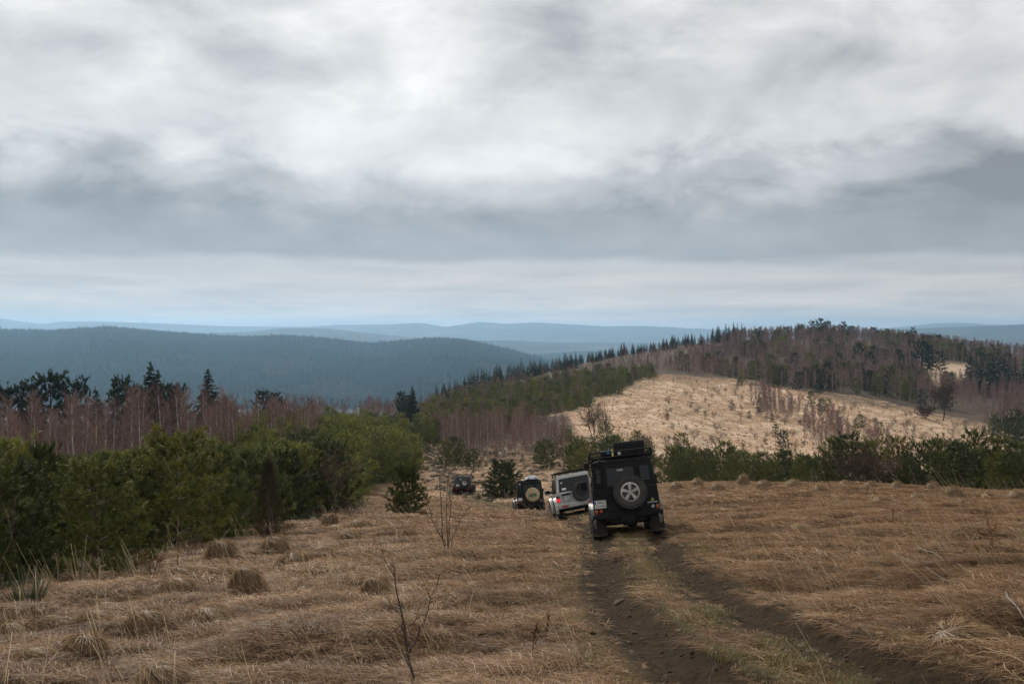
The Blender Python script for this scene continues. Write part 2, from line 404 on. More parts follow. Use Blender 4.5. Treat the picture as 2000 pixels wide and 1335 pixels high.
# ------------------------------------------------------------------ mesh helpers
def mk_mesh(name, V, Tr, tone=None, attrs=None, smooth=False):
    """triangles or quads (n x 3 / n x 4 array) to a mesh"""
    V = np.asarray(V, np.float32).reshape(-1, 3); Tr = np.asarray(Tr, np.int32)
    me = bpy.data.meshes.new(name); k = Tr.shape[1]
    me.vertices.add(len(V)); me.vertices.foreach_set('co', V.ravel())
    me.loops.add(Tr.size); me.loops.foreach_set('vertex_index', Tr.ravel())
    me.polygons.add(len(Tr)); me.polygons.foreach_set('loop_start', np.arange(len(Tr), dtype=np.int32) * k)
    me.polygons.foreach_set('loop_total', np.full(len(Tr), k, np.int32))
    if smooth:
        me.polygons.foreach_set('use_smooth', np.ones(len(Tr), bool))
    a = dict(attrs or {})
    if tone is not None:
        a['tone'] = tone
    for nm, v in a.items():
        at = me.attributes.new(nm, 'FLOAT', 'POINT'); at.data.foreach_set('value', np.asarray(v, np.float32))
    me.update(calc_edges=True)
    return me

class TB:
    """collects triangles with a tone per vertex"""
    def __init__(self):
        self.v = []; self.f = []; self.t = []; self.n = 0
    def add(self, V, Fc, tone=0.5):
        V = np.asarray(V, float).reshape(-1, 3); Fc = np.asarray(Fc, int).reshape(-1, 3)
        self.v.append(V); self.f.append(Fc + self.n); self.t.append(np.broadcast_to(tone, (len(V),)).astype(float)); self.n += len(V)
    def tube(self, P, R, k=5, tone=0.5):
        P = np.asarray(P, float); R = np.broadcast_to(np.asarray(R, float), (len(P),))
        T = np.gradient(P, axis=0); T /= np.linalg.norm(T, axis=1, keepdims=True) + 1e-9
        up = np.where(np.abs(T[:, 2:3]) > 0.9, np.array([[1., 0, 0]]), np.array([[0, 0, 1.]]))
        A = np.cross(T, up); A /= np.linalg.norm(A, axis=1, keepdims=True) + 1e-9; B = np.cross(T, A)
        an = np.arange(k) * 2 * math.pi / k
        V = P[:, None] + R[:, None, None] * (np.cos(an)[None, :, None] * A[:, None] + np.sin(an)[None, :, None] * B[:, None])
        fs = []
        for i in range(len(P) - 1):
            for j in range(k):
                a, b = i * k + j, i * k + (j + 1) % k; fs += [(a, b, a + k), (b, b + k, a + k)]
        for j in range(1, k - 1):
            fs.append(((len(P) - 1) * k, (len(P) - 1) * k + j, (len(P) - 1) * k + j + 1))
        self.add(V.reshape(-1, 3), fs, tone)
    def slivers(self, O, Dv, L, w, tone, rg, facing=None):
        """thin pointed leaves, needles or twigs from O along Dv"""
        n = len(O); r = rg.normal(size=(n, 3)); r = r if facing is None else facing + r * 0.33; s = np.cross(Dv, r); s /= np.linalg.norm(s, axis=1, keepdims=True) + 1e-9
        s *= (np.broadcast_to(w, (n,)) * 0.5)[:, None]
        tip = O + Dv * np.broadcast_to(L, (n,))[:, None]
        V = np.stack([O - s, O + s, tip], 1).reshape(-1, 3)
        self.add(V, np.arange(3 * n).reshape(-1, 3), np.repeat(np.broadcast_to(tone, (n,)), 3))
    def mesh(self, name, smooth=False):
        return mk_mesh(name, np.concatenate(self.v), np.concatenate(self.f), np.concatenate(self.t), smooth=smooth)

def unit(v):
    v = np.asarray(v, float); return v / (np.linalg.norm(v, axis=-1, keepdims=True) + 1e-9)

def link(name, me, mat, parent=None, **props):
    o = bpy.data.objects.new(name, me); COL.objects.link(o)
    if me is not None and mat is not None and not me.materials:
        for mm in (mat if isinstance(mat, (list, tuple)) else [mat]):
            me.materials.append(mm)
    if parent is not None:
        o.parent = parent
    for k, v in props.items():
        if v is not None:
            o[k] = v
    return o

def thing(name, label, cat, loc=(0, 0, 0), group=None):
    o = bpy.data.objects.new(name, None); COL.objects.link(o); o.location = loc; o.empty_display_size = 0.2
    o['label'] = label; o['category'] = cat
    if group:
        o['group'] = group
    return o

# ------------------------------------------------------------------ ground sheet
PALE = [(1108, 806), (1180, 772), (1290, 736), (1420, 742), (1600, 772), (1780, 802), (1960, 842), (1985, 880), (1800, 930), (1400, 925), (1230, 880), (1130, 850)]  # outline of the hill field whose sunlight is partly painted as paleness
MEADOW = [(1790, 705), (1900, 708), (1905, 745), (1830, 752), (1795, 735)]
SLOPE = [(790, 862), (860, 884), (1000, 905), (1130, 935), (1110, 975), (900, 968), (820, 930)]
HILLPATH = [(1300, 737), (1255, 748), (1200, 772), (1150, 792), (1105, 805), (1060, 812)]
THICK_EDGE = [(-900, 14.5), (-150, 17), (0, 18), (150, 18.5), (290, 21), (420, 28), (560, 38), (690, 53), (705, 80), (800, 108), (812, 140), (700, 190)]

def edge_D(px):
    return np.interp(px, [-900, -150, 0, 150, 290, 420, 560, 690, 705, 800, 812], [14.5, 17, 18, 18.5, 21, 28, 38, 53, 85, 110, 140])

def ground_attrs(x, y, z):
    yy = np.maximum(y, 0.5); px = CX + F * x / yy; row = HZ - F * z / yy; front = y > 2
    D = yy
    dm, dl, dr, btw = track_masks(x, y)
    d = np.hypot(x, y)
    nz = fbm(x / 1.3, y / 1.3, 33, 3); nf = fbm(x / 14, y / 14, 51, 4)
    mud = (1 - sstep(0.34, 0.62, dm + 0.26 * nz)) * np.where(d < 45, 1.0, 0.75) * front
    mud = np.maximum(mud, 0.5 * (1 - sstep(0.3, 0.9, dm)) * (nz > 0.12))
    green = np.clip(btw * (0.62 + 1.2 * nz) + 0.5 * np.exp(-((dm - 0.75) / 0.35) ** 2) * (0.5 + 2 * nz), 0, 1) * (d < 120)
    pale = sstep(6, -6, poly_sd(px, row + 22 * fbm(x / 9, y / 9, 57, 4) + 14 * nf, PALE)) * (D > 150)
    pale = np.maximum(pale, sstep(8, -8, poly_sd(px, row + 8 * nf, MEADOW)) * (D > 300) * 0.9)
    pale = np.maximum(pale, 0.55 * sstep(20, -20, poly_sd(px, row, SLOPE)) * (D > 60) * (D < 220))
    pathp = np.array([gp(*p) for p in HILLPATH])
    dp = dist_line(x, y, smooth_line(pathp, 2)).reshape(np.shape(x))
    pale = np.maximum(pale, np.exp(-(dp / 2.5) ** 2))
    forest = sstep(100, 150, D) * (1 - pale)
    thick = sstep(0, 1.5, D - edge_D(px)) * (px < 815) * (D > 14)
    forest = np.maximum(forest, thick * 0.9)
    far = sstep(650, 900, D)
    green = np.maximum(green, 0.35 * np.exp(-((np.abs(dp) - 3.2) / 1.6) ** 2) * (dp < 8))
    return dict(mud=mud, green=green, pale=pale, forest=forest * front, far=far)

az_f = np.linspace(-33, 33, 400); az = np.radians(np.concatenate([np.arange(-180, -60, 8), np.arange(-60, -33, 2.0), az_f, np.arange(34, 60, 2.0), np.arange(60, 180, 8)]))
rad = [0.6]
while rad[-1] < 19000:
    r0 = rad[-1]; rad.append(r0 * (1.05 if r0 < 5 else 1.0075 if r0 < 45 else 1.013 if r0 < 120 else 1.02 if r0 < 800 else 1.08))
rad = np.array(rad)
A_, B_ = np.meshgrid(az, rad)
gx = B_ * np.sin(A_); gy = B_ * np.cos(A_); gz = H(gx, gy)
gz = np.where(B_ > 1500, -170.0, gz)
nr, na = gx.shape
ii = np.arange(nr * na).reshape(nr, na)
a = ii[:-1, :]; b = np.roll(ii, -1, 1)[:-1, :]; c = np.roll(ii, -1, 1)[1:, :]; d = ii[1:, :]
quads = np.stack([a.ravel(), b.ravel(), c.ravel(), d.ravel()], -1)[:, ::-1]
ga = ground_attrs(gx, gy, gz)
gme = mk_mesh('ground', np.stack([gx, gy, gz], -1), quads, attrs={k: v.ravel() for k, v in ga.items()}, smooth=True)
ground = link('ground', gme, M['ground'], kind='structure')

# ------------------------------------------------------------------ far hills
def hill_range(name, D0, Dc, D1, crest, base, px0, px1, amp, mat, seed, npx=260, nd=60):
    """a ridge: rises from D0 to its crest at Dc, falls again to D1; crest = (photo column, row) list"""
    pxs = np.linspace(px0, px1, npx); Ds = np.concatenate([np.linspace(D0, Dc, nd), np.linspace(Dc, D1, nd // 3)[1:]])
    P, Dd = np.meshgrid(pxs, Ds)
    cr = np.interp(P, [p for p, r in crest], [r for p, r in crest])
    zc = (HZ - cr) / F * Dc
    x = (P - CX) / F * Dd
    tt = np.where(Dd <= Dc, (Dd - D0) / (Dc - D0), (D1 - Dd) / (D1 - Dc))
    sh = np.where(Dd <= Dc, 0.45 * tt + 0.55 * np.sin(tt * math.pi / 2) ** 1.5, sstep(0, 1, tt))
    z = base + (zc - base) * sh
    sc = amp * 14
    nzz = fbm(x / sc, Dd / sc, seed, 5)
    z = z + amp * 2 * nzz * np.where(Dd <= Dc, 4 * tt * (1 - tt) * 0.9 + 0.04, 0.1)
    i2 = np.arange(x.size).reshape(x.shape)
    q = np.stack([i2[:-1, :-1].ravel(), i2[:-1, 1:].ravel(), i2[1:, 1:].ravel(), i2[1:, :-1].ravel()], -1)
    o = link(name, mk_mesh(name, np.stack([x, Dd, z], -1), q, smooth=True), mat, kind='structure')
    return o, (x, Dd, z, tt)

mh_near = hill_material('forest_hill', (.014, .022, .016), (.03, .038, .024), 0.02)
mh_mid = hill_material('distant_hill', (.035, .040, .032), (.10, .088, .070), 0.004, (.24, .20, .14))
mh_far = hill_material('mountain_range', (.07, .066, .056), (.15, .135, .112), 0.0025, (.26, .23, .17))  # bare-wood grey, lightened so the colour carries some of the haze
RIDGE = [(-900, 660), (-300, 648), (0, 649), (100, 652), (215, 645), (300, 652), (400, 660), (480, 664), (560, 662), (640, 668), (720, 677), (780, 672), (850, 666), (905, 668), (960, 680), (1010, 692), (1060, 705), (1160, 725), (1300, 760), (1500, 790)]
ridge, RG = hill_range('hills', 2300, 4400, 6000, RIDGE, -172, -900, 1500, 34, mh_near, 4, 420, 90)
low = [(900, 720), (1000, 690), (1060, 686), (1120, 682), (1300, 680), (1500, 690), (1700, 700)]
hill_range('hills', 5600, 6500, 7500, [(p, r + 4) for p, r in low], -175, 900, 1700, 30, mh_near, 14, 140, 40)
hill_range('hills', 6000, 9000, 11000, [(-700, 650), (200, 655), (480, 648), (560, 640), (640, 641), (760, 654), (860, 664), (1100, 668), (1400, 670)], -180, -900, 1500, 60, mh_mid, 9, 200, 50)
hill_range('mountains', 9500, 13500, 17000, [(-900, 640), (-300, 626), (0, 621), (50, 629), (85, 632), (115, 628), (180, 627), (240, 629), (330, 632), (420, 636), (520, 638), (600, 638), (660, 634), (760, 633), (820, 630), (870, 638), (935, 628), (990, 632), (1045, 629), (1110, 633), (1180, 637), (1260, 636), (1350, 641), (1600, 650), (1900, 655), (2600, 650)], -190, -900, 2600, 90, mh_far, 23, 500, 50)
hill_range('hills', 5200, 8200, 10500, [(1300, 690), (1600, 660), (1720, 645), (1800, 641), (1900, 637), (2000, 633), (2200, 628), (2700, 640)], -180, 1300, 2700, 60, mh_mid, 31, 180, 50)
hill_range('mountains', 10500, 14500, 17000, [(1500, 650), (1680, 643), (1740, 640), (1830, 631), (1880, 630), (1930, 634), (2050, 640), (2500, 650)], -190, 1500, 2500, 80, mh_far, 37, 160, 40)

# forest on the near ridge: too far to pick single trees out of the mass
rg = np.random.default_rng(77)
tb = TB()
X, Y, Z, TT = RG
fl = (Y <= 4430)
n = 46000
iy = rg.integers(0, 89, n); ix = rg.integers(0, 419, n); fu = rg.random(n); fv = rg.random(n)
crest_n = 7000
iy[:crest_n] = rg.integers(84, 90, crest_n)
def bil(Aq):
    return (Aq[iy, ix] * (1 - fu) + Aq[iy, ix + 1] * fu) * (1 - fv) + (Aq[iy + 1, ix] * (1 - fu) + Aq[iy + 1, ix + 1] * fu) * fv
tx, ty, tz = bil(X), bil(Y), bil(Z)
hh = rg.uniform(13, 23, n) * (1 + 0.35 * (rg.random(n) < 0.06)); ww = hh * rg.uniform(0.16, 0.3, n)
an = rg.uniform(0, 6.3, n)
apex = np.stack([tx, ty, tz + hh], -1)
V = [apex]
for q in range(4):
    V.append(np.stack([tx + ww * np.cos(an + q * 1.571), ty + ww * np.sin(an + q * 1.571), tz + hh * 0.05], -1))
V = np.stack(V, 1)
Fq = np.concatenate([np.stack([np.arange(n) * 5, np.arange(n) * 5 + 1 + q, np.arange(n) * 5 + 1 + (q + 1) % 4], -1) for q in range(4)])
decid = (fbm(tx / 240, ty / 240, 3, 3) > 0.13) & (ty < 3300)
tone = np.clip(rg.uniform(0, 0.8, n) + 0.3 * fbm(tx / 300, ty / 300, 8, 3), 0, 0.85); tone[decid] = rg.uniform(0.9, 1.0, decid.sum())
tb.add(V.reshape(-1, 3), Fq, np.repeat(tone, 5))
link('ridge_forest', tb.mesh('ridge_forest'), M['farwood'], kind='stuff', label='dark hazy spruce forest covering the ridge across the valley', category='forest')

# ------------------------------------------------------------------ plant builders
def joined(name, parts):
    """several TBs in one mesh, a material each"""
    me_v, me_f, me_t, mi, off = [], [], [], [], 0
    for k, (tb, mat) in enumerate(parts):
        v = np.concatenate(tb.v); f = np.concatenate(tb.f); me_v.append(v); me_f.append(f + off); me_t.append(np.concatenate(tb.t)); mi.append(np.full(len(f), k)); off += len(v)
    me = mk_mesh(name, np.concatenate(me_v), np.concatenate(me_f), np.concatenate(me_t))
    me.polygons.foreach_set('material_index', np.concatenate(mi).astype(np.int32))
    for _, mat in parts:
        me.materials.append(mat)
    return me

def pine(seed, whorls=9, nbr=7, clumps=7.0, per=5, nneed=26, nl=0.085, w=0.016, h=3.0, wid=0.40, low=0.03, irr=0.25, shoot=0.20, lean=0.02):
    """young Scots pine: whorled branches carrying clumps of bottle-brush shoots"""
    g = np.random.default_rng(seed); T = TB(); C = TB()
    lx, ly = g.normal(size=2) * lean * h; sc = h / 3
    def axis(t):
        return np.array([lx * t * t, ly * t * t, h * t])
    T.tube([axis(t) for t in np.linspace(0, 0.97, 8)], 0.018 * h * (1 - np.linspace(0, 0.93, 8)) + 0.003, 6)
    O, Dv, L, To = [], [], [], []
    def clump(c, out, tone, n, ln):
        for q in range(n):
            d = out + g.normal(size=3) * .42 + np.array([0, 0, .35]); O.append(c + g.normal(size=3) * .02 * sc); Dv.append(d); L.append(ln * g.uniform(.7, 1.25)); To.append(np.clip(tone + g.normal() * .10, 0, 1))
    for i in range(whorls):
        t = low + (0.90 - low) * (i + g.uniform(-.22, .22)) / (whorls - 1); t = min(max(t, 0.03), 0.93); ph = g.uniform(0, 6.3)
        rel = (t - low) / (1 - low)
        env = wid * h * (min(1.0, 0.86 + rel * 0.8) * (1 - max(rel, 0)) ** 0.52)
        for j in range(nbr):
            az = ph + j * 2 * math.pi / nbr + g.uniform(-.35, .35); bl = max(env * (1 + g.uniform(-irr, irr)), 0.05 * h)
            o = np.array([math.cos(az), math.sin(az), 0]); lat = np.array([-math.sin(az), math.cos(az), 0]); rise = g.uniform(-.10, .25) + 0.7 * rel; p0 = axis(t)
            def br(s):
                return p0 + o * bl * s * (1 - 0.1 * s) + np.array([0, 0, bl * (rise * s * 0.5 + (rise + .15) * 0.6 * s * s)])
            T.tube([br(0), br(.5), br(.95)], np.array([.010, .006, .003]) * sc * 1.1, 3)
            bt = np.clip(g.normal(.45, .2), 0.05, .95); nc = max(2, int(round(clumps * (.35 + .9 * bl / (wid * h)))))
            for q in range(nc):
                s = 1.0 - (q / nc) * .72 + g.uniform(-.06, .06); fan = g.uniform(-1, 1) if q else 0
                c = br(s) + lat * fan * bl * .36 * (1.15 - s * .5) + np.array([0, 0, g.normal() * .03 * bl])
                clump(c, o * .7 + lat * fan * .6 + np.array([0, 0, .25 + .6 * rel]), bt + g.normal() * .12, per, shoot * sc)
    clump(axis(.93), np.array([0, 0, 1.4]), .6, per + 2, shoot * 1.5 * sc)
    O.append(axis(.96)); Dv.append(np.array([0, 0, 1.])); L.append(shoot * 2.0 * sc); To.append(.6)
    O = np.array(O); Dv = unit(np.array(Dv)); L = np.array(L); To = np.array(To); N = len(O)
    tt = g.random((N, nneed)) ** 0.85
    B = O[:, None] + Dv[:, None] * (L[:, None] * tt)[..., None]
    r = g.normal(size=(N, nneed, 3)); r -= (r * Dv[:, None]).sum(-1, keepdims=True) * Dv[:, None]; r = unit(r)
    th = g.uniform(.40, .95, (N, nneed))[..., None]
    dirn = Dv[:, None] * np.cos(th) + r * np.sin(th)
    C.slivers(B.reshape(-1, 3), dirn.reshape(-1, 3), (nl * sc * g.uniform(.7, 1.2, (N, nneed))).ravel(), w * sc, np.clip(np.repeat(To, nneed) + g.normal(size=N * nneed) * .05, 0, 1), g, unit((B - np.array([0, 0, .3 * h])).reshape(-1, 3)))
    return T, C

def spruce(seed, h=12.0, wid=0.17, whorls=26, nbr=9, fr=12):
    g = np.random.default_rng(seed); T = TB(); C = TB()
    T.tube([(0, 0, z) for z in np.linspace(0, h * .97, 6)], .016 * h * (1 - np.linspace(0, .95, 6)), 5)
    O, Dv, L, Wd, To = [], [], [], [], []
    for i in range(whorls):
        t = .05 + .93 * i / (whorls - 1); ph = g.uniform(0, 6.3)
        env = wid * h * (1 - t) ** .85 * min(1, .75 + t) + .012 * h
        for j in range(nbr):
            az = ph + j * 6.283 / nbr + g.uniform(-.3, .3); bl = env * g.uniform(.68, 1.15); o = np.array([math.cos(az), math.sin(az), 0]); lat = np.array([-o[1], o[0], 0])
            tone = g.uniform(.1, .8); tj = t + g.uniform(-.6, .6) * .93 / whorls
            for q in range(fr):
                s = (q + .5) / fr; fan = g.uniform(-1, 1)
                p = np.array([0, 0, h * tj]) + o * bl * s * .85 + np.array([0, 0, -bl * .35 * s + bl * .22 * s * s])
                O.append(p); Dv.append(o * .8 + lat * fan * .9 + np.array([0, 0, g.uniform(-.8, .55)])); L.append(bl * .36 * g.uniform(.6, 1.2) + .01 * h); Wd.append(bl * .20 + .009 * h); To.append(np.clip(tone + g.normal() * .12 + .15 * (s - .5), 0, 1))
    for q in range(10):
        O.append(np.array([0, 0, h * (.94 + .004 * q)])); az = g.uniform(0, 6.3); Dv.append(np.array([math.cos(az) * .25, math.sin(az) * .25, 1])); L.append(.05 * h); Wd.append(.010 * h); To.append(.5)
    Oa = np.array(O); C.slivers(Oa, unit(np.array(Dv)), np.array(L), np.array(Wd), np.array(To), g, unit(Oa * np.array([1, 1, 0]) + np.array([0, 0, .35 * wid * h])))
    return T, C

def birch(seed, h=9.0, nb=34, ntw=22, tw=0.013, trunk_r=0.0085, start=0.2, spread=0.17, twl=0.075):
    g = np.random.default_rng(seed); T = TB(); C = TB()
    bx, by = g.normal(size=2) * .035 * h; ph = g.uniform(0, 6)
    def ax(t):
        return np.array([bx * t * t + .008 * h * math.sin(5 * t + ph), by * t * t + .008 * h * math.cos(4 * t + ph), h * t])
    ts = np.linspace(0, .93, 9); T.tube([ax(q) for q in ts], trunk_r * h * (1 - ts) ** .8 + .0012 * h, 5)
    O, Dv, L, To = [], [], [], []
    for i in range(nb):
        t = start + (0.97 - start) * (i / nb) ** .85; az = i * 2.4 + g.uniform(-.5, .5); o = np.array([math.cos(az), math.sin(az), 0])
        bl = h * spread * (1 - .72 * t) * g.uniform(.6, 1.25); steep = g.uniform(1.0, 1.9)
        p0 = ax(t); tone = g.uniform(.2, .8)
        dirb = unit(o + np.array([0, 0, steep])); e = p0 + dirb * bl * 1.7
        C.tube([p0, p0 + dirb * bl * .8, e], np.array([.0020, .0013, .0005]) * h, 3, tone)
        for q in range(ntw):
            s = g.uniform(.15, 1); O.append(p0 + (e - p0) * s); dd = dirb * .8 + g.normal(size=3) * .42; dd[2] += .1; Dv.append(dd); L.append(h * twl * g.uniform(.4, 1.2)); To.append(np.clip(tone + g.normal() * .15, 0, 1))
    C.slivers(np.array(O), unit(np.array(Dv)), np.array(L), tw, np.array(To), g)
    return T, C

def bare(seed, h=3.0, stems=4, levels=3, spread=0.35, kids=4, twig=0.010, r0=0.012, crook=0.2, up=0.5, tips=3):
    """leafless shrub or tree: stems that fork into twigs"""
    g = np.random.default_rng(seed); T = TB(); C = TB()
    O, Dv, L = [], [], []
    def grow(p, d, ln, r, lev):
        pts = [p]; dd = d.copy()
        for q in range(4):
            dd = unit(dd + g.normal(size=3) * crook * .5 + np.array([0, 0, up * .12])); pts.append(pts[-1] + dd * ln / 4)
        (T if lev >= levels - 1 else C).tube(pts, np.linspace(r, r * .5, 5), 5 if lev == levels else 3, g.uniform(.2, .8))
        if lev == 0:
            for q in range(tips):
                i = g.integers(1, 5); O.append(pts[i]); Dv.append(unit(dd + g.normal(size=3) * .6)); L.append(ln * g.uniform(.3, .7))
            return
        for q in range(kids):
            i = g.integers(1, 5) if q else 4; f = g.normal(size=3); f = unit(f - (f @ dd) * dd)
            grow(pts[i], unit(dd * .75 + f * g.uniform(.4, .9) + np.array([0, 0, up * .2])), ln * g.uniform(.45, .7), r * .5, lev - 1)
    for s in range(stems):
        az = g.uniform(0, 6.3); k = spread * g.uniform(.3, 1) if stems > 1 else spread * .2
        grow(np.array([math.cos(az), math.sin(az), 0]) * (.02 * h if stems > 1 else 0), unit(np.array([math.cos(az) * k, math.sin(az) * k, 1])), h * g.uniform(.5, .62), r0 * h, levels)
    if O:
        C.slivers(np.array(O), np.array(Dv), np.array(L), twig, g.uniform(.2, .9, len(O)), g)
    else:
        C.tube([(0, 0, 0), (0, 0, .01)], .002, 3)
    return T, C

def tuft(seed, n=45, L=(.22, .5), w=.0045, rad=.17, lift=(.03, .13), spread=.55, upright=0.0, base=.5):
    """a swath of bent grass blades lying towards +X"""
    g = np.random.default_rng(seed); tb = TB()
    r = rad * np.sqrt(g.random(n)); a = g.uniform(0, 6.3, n); bxy = np.stack([r * np.cos(a), r * np.sin(a)], -1)
    dirn = g.normal(0, spread, n); ln = g.uniform(*L, n); ht = g.uniform(*lift, n); tone = np.clip(g.normal(base, .24, n), 0, 1)
    curl = g.normal(0, .5, n); S_ = [0, .35, .7, 1.0]; W_ = [1, .85, .5, .0]
    vs = []
    for s, ww in zip(S_, W_):
        an_ = dirn + curl * s; cx_, sx_ = np.cos(an_), np.sin(an_)
        x_ = bxy[:, 0] + cx_ * ln * s * (1 - upright * .6); y_ = bxy[:, 1] + sx_ * ln * s * (1 - upright * .6)
        z_ = -.02 + ht * 4 * s * (1 - s) * (1 - upright) + ht * .35 * s + upright * ln * s * .8
        off = np.stack([-sx_, cx_, g.normal(0, .4, n)], -1) * (w * ww * g.uniform(.6, 1.3, n) / 2)[:, None]
        c_ = np.stack([x_, y_, z_], -1)
        vs.append(c_ - off); vs.append(c_ + off)
    V_ = np.stack(vs, 1)
    F_ = []
    for q in range(3):
        F_ += [(2 * q, 2 * q + 1, 2 * q + 2)] + ([(2 * q + 1, 2 * q + 3, 2 * q + 2)] if q < 2 else [])
    F_ = (np.array(F_)[None] + (np.arange(n) * 8)[:, None, None]).reshape(-1, 3)
    tb.add(V_.reshape(-1, 3), F_, np.repeat(tone, 8))
    return tb

def tussock(seed, n=900, r=.22, h=.26, w=.005, comb=(0.5, -0.3), loose=0.15):
    """domed clump: blades spring from the middle, arch over and hang down the sides"""
    g = np.random.default_rng(seed); tb = TB()
    az = g.uniform(0, 6.3, n); el = np.arccos(g.uniform(0, 1, n) ** .8)
    o = np.stack([np.cos(az) * np.sin(el), np.sin(az) * np.sin(el), np.cos(el)], -1)
    rad = np.array([r * 1.0, r * .95, h]); p0 = o * rad * g.uniform(.78, .98, n)[:, None]
    tang = np.stack([np.cos(az) * np.cos(el) + comb[0], np.sin(az) * np.cos(el) + comb[1], -np.sin(el) - .25], -1) + g.normal(size=(n, 3)) * loose * 1.6
    tang = unit(tang - (tang * o).sum(-1, keepdims=True) * o * .9)
    ln = g.uniform(.10, .26, n); tone = np.clip(g.normal(.42, .22, n), 0, 1)
    side_ = unit(np.cross(tang, o)) * (w * g.uniform(.6, 1.3, n) / 2)[:, None]
    pm = p0 + tang * ln[:, None] * .5 + o * .022; pe = p0 + tang * ln[:, None] + o * (g.uniform(-.03, .05, n))[:, None]
    V_ = np.stack([p0 - side_, p0 + side_, pm - side_ * .8, pm + side_ * .8, pe], 1)
    F_ = (np.array([(0, 1, 2), (1, 3, 2), (2, 3, 4)])[None] + (np.arange(n) * 5)[:, None, None]).reshape(-1, 3)
    tb.add(V_.reshape(-1, 3), F_, np.repeat(tone, 5))
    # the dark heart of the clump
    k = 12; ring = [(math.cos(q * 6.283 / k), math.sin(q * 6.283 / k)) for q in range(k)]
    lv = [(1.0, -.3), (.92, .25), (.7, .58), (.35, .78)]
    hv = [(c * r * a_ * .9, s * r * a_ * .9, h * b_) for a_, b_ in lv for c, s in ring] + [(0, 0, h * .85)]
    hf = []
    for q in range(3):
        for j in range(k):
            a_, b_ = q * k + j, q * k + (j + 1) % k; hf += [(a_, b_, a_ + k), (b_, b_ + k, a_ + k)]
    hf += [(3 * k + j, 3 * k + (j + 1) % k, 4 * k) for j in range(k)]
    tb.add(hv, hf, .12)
    return tb

def scatter(name, protos, P, rot, scl, idx, **props):
    """countless small plants: one object, the pieces set out on its points"""
    me = bpy.data.meshes.new(name); P = np.asarray(P, np.float32); n = len(P)
    me.vertices.add(n); me.vertices.foreach_set('co', P.ravel())
    at = me.attributes.new('rot', 'FLOAT_VECTOR', 'POINT'); at.data.foreach_set('vector', np.asarray(rot, np.float32).ravel())
    at = me.attributes.new('scl', 'FLOAT_VECTOR', 'POINT'); at.data.foreach_set('vector', np.asarray(scl, np.float32).ravel())
    at = me.attributes.new('idx', 'INT', 'POINT'); at.data.foreach_set('value', np.asarray(idx, np.int32))
    c = bpy.data.collections.new(name + '_kinds')
    for i, (m_, mat) in enumerate(protos):
        po = bpy.data.objects.new('%s_kind_%02d' % (name, i), m_)
        if not m_.materials:
            m_.materials.append(mat)
        c.objects.link(po)
    o = bpy.data.objects.new(name, me); COL.objects.link(o)
    ng = bpy.data.node_groups.new(name, 'GeometryNodeTree')
    ng.interface.new_socket('Geometry', in_out='INPUT', socket_type='NodeSocketGeometry'); ng.interface.new_socket('Geometry', in_out='OUTPUT', socket_type='NodeSocketGeometry')
    gi = ng.nodes.new('NodeGroupInput'); go = ng.nodes.new('NodeGroupOutput'); ip = ng.nodes.new('GeometryNodeInstanceOnPoints'); ci = ng.nodes.new('GeometryNodeCollectionInfo')
    ci.inputs['Collection'].default_value = c; ci.inputs['Separate Children'].default_value = True; ci.inputs['Reset Children'].default_value = True
    def na_(nm, ty):
        q = ng.nodes.new('GeometryNodeInputNamedAttribute'); q.data_type = ty; q.inputs['Name'].default_value = nm
        return [s for s in q.outputs if s.enabled][0]
    ng.links.new(gi.outputs[0], ip.inputs['Points']); ng.links.new(ci.outputs[0], ip.inputs['Instance']); ip.inputs['Pick Instance'].default_value = True
    ng.links.new(na_('idx', 'INT'), ip.inputs['Instance Index']); ng.links.new(na_('rot', 'FLOAT_VECTOR'), ip.inputs['Rotation']); ng.links.new(na_('scl', 'FLOAT_VECTOR'), ip.inputs['Scale'])
    ng.links.new(ip.outputs[0], go.inputs[0])
    md = o.modifiers.new('scatter', 'NODES'); md.node_group = ng
    o['kind'] = 'stuff'
    for k_, v_ in props.items():
        o[k_] = v_
    return o

# ------------------------------------------------------------------ plant kinds
def ms(pair, nm, mats):
    return joined(nm, list(zip(pair, mats)))
HERO_PINE = []
for sd_, wd_ in ((1, .50), (2, .42), (3, .48), (7, .54)):
    T_, C_ = pine(sd_, wid=wd_); HERO_PINE.append((T_.mesh('trunk'), C_.mesh('crown')))
T_, C_ = pine(9, 10, 8, 9.0, 6, 22, .08, .020, wid=.47, shoot=.18); HERO_PINE.append((T_.mesh('trunk'), C_.mesh('crown')))
MIDP = [pine(s, 9, 6, 6.0, 4, 12, .095, .034, wid=wd_, irr=.32, shoot=.22) for s, wd_ in ((11, .46), (12, .40), (13, .52), (14, .44))]
FARP = [pine(s, 7, 6, 2.8, 3, 9, .16, .075, wid=wd_, irr=.32, shoot=.26) for s, wd_ in ((21, .40), (22, .34), (23, .46))]
TALLP = [pine(s, 10, 6, 4.4, 4, 12, .085, .036, wid=.27, low=.12, irr=.5, lean=.03, shoot=.15) for s in (31, 32, 33, 34)]
MID_PINE = [ms(p, 'pine_mid', (M['bark'], M['pine'])) for p in MIDP]
MID_SUNLIT = [ms(p, 'pine_mid_sunlit', (M['bark'], M['pine_sunlit'])) for p in MIDP]
FAR_PINE = [ms(p, 'pine_far', (M['bark'], M['pine'])) for p in FARP]
FAR_SUNLIT = [ms(p, 'pine_far_sunlit', (M['bark'], M['pine_sunlit'])) for p in FARP]
FAR_DARK = [ms(p, 'pine_far_dark', (M['bark'], M['pine_dark'])) for p in FARP]
YEL_PINE = [ms(MIDP[1], 'pine_yellow', (M['bark'], M['pine_yellow']))]
TALL_PINE = [ms(p, 'pine_tall', (M['bark'], M['pine_dark'])) for p in TALLP]
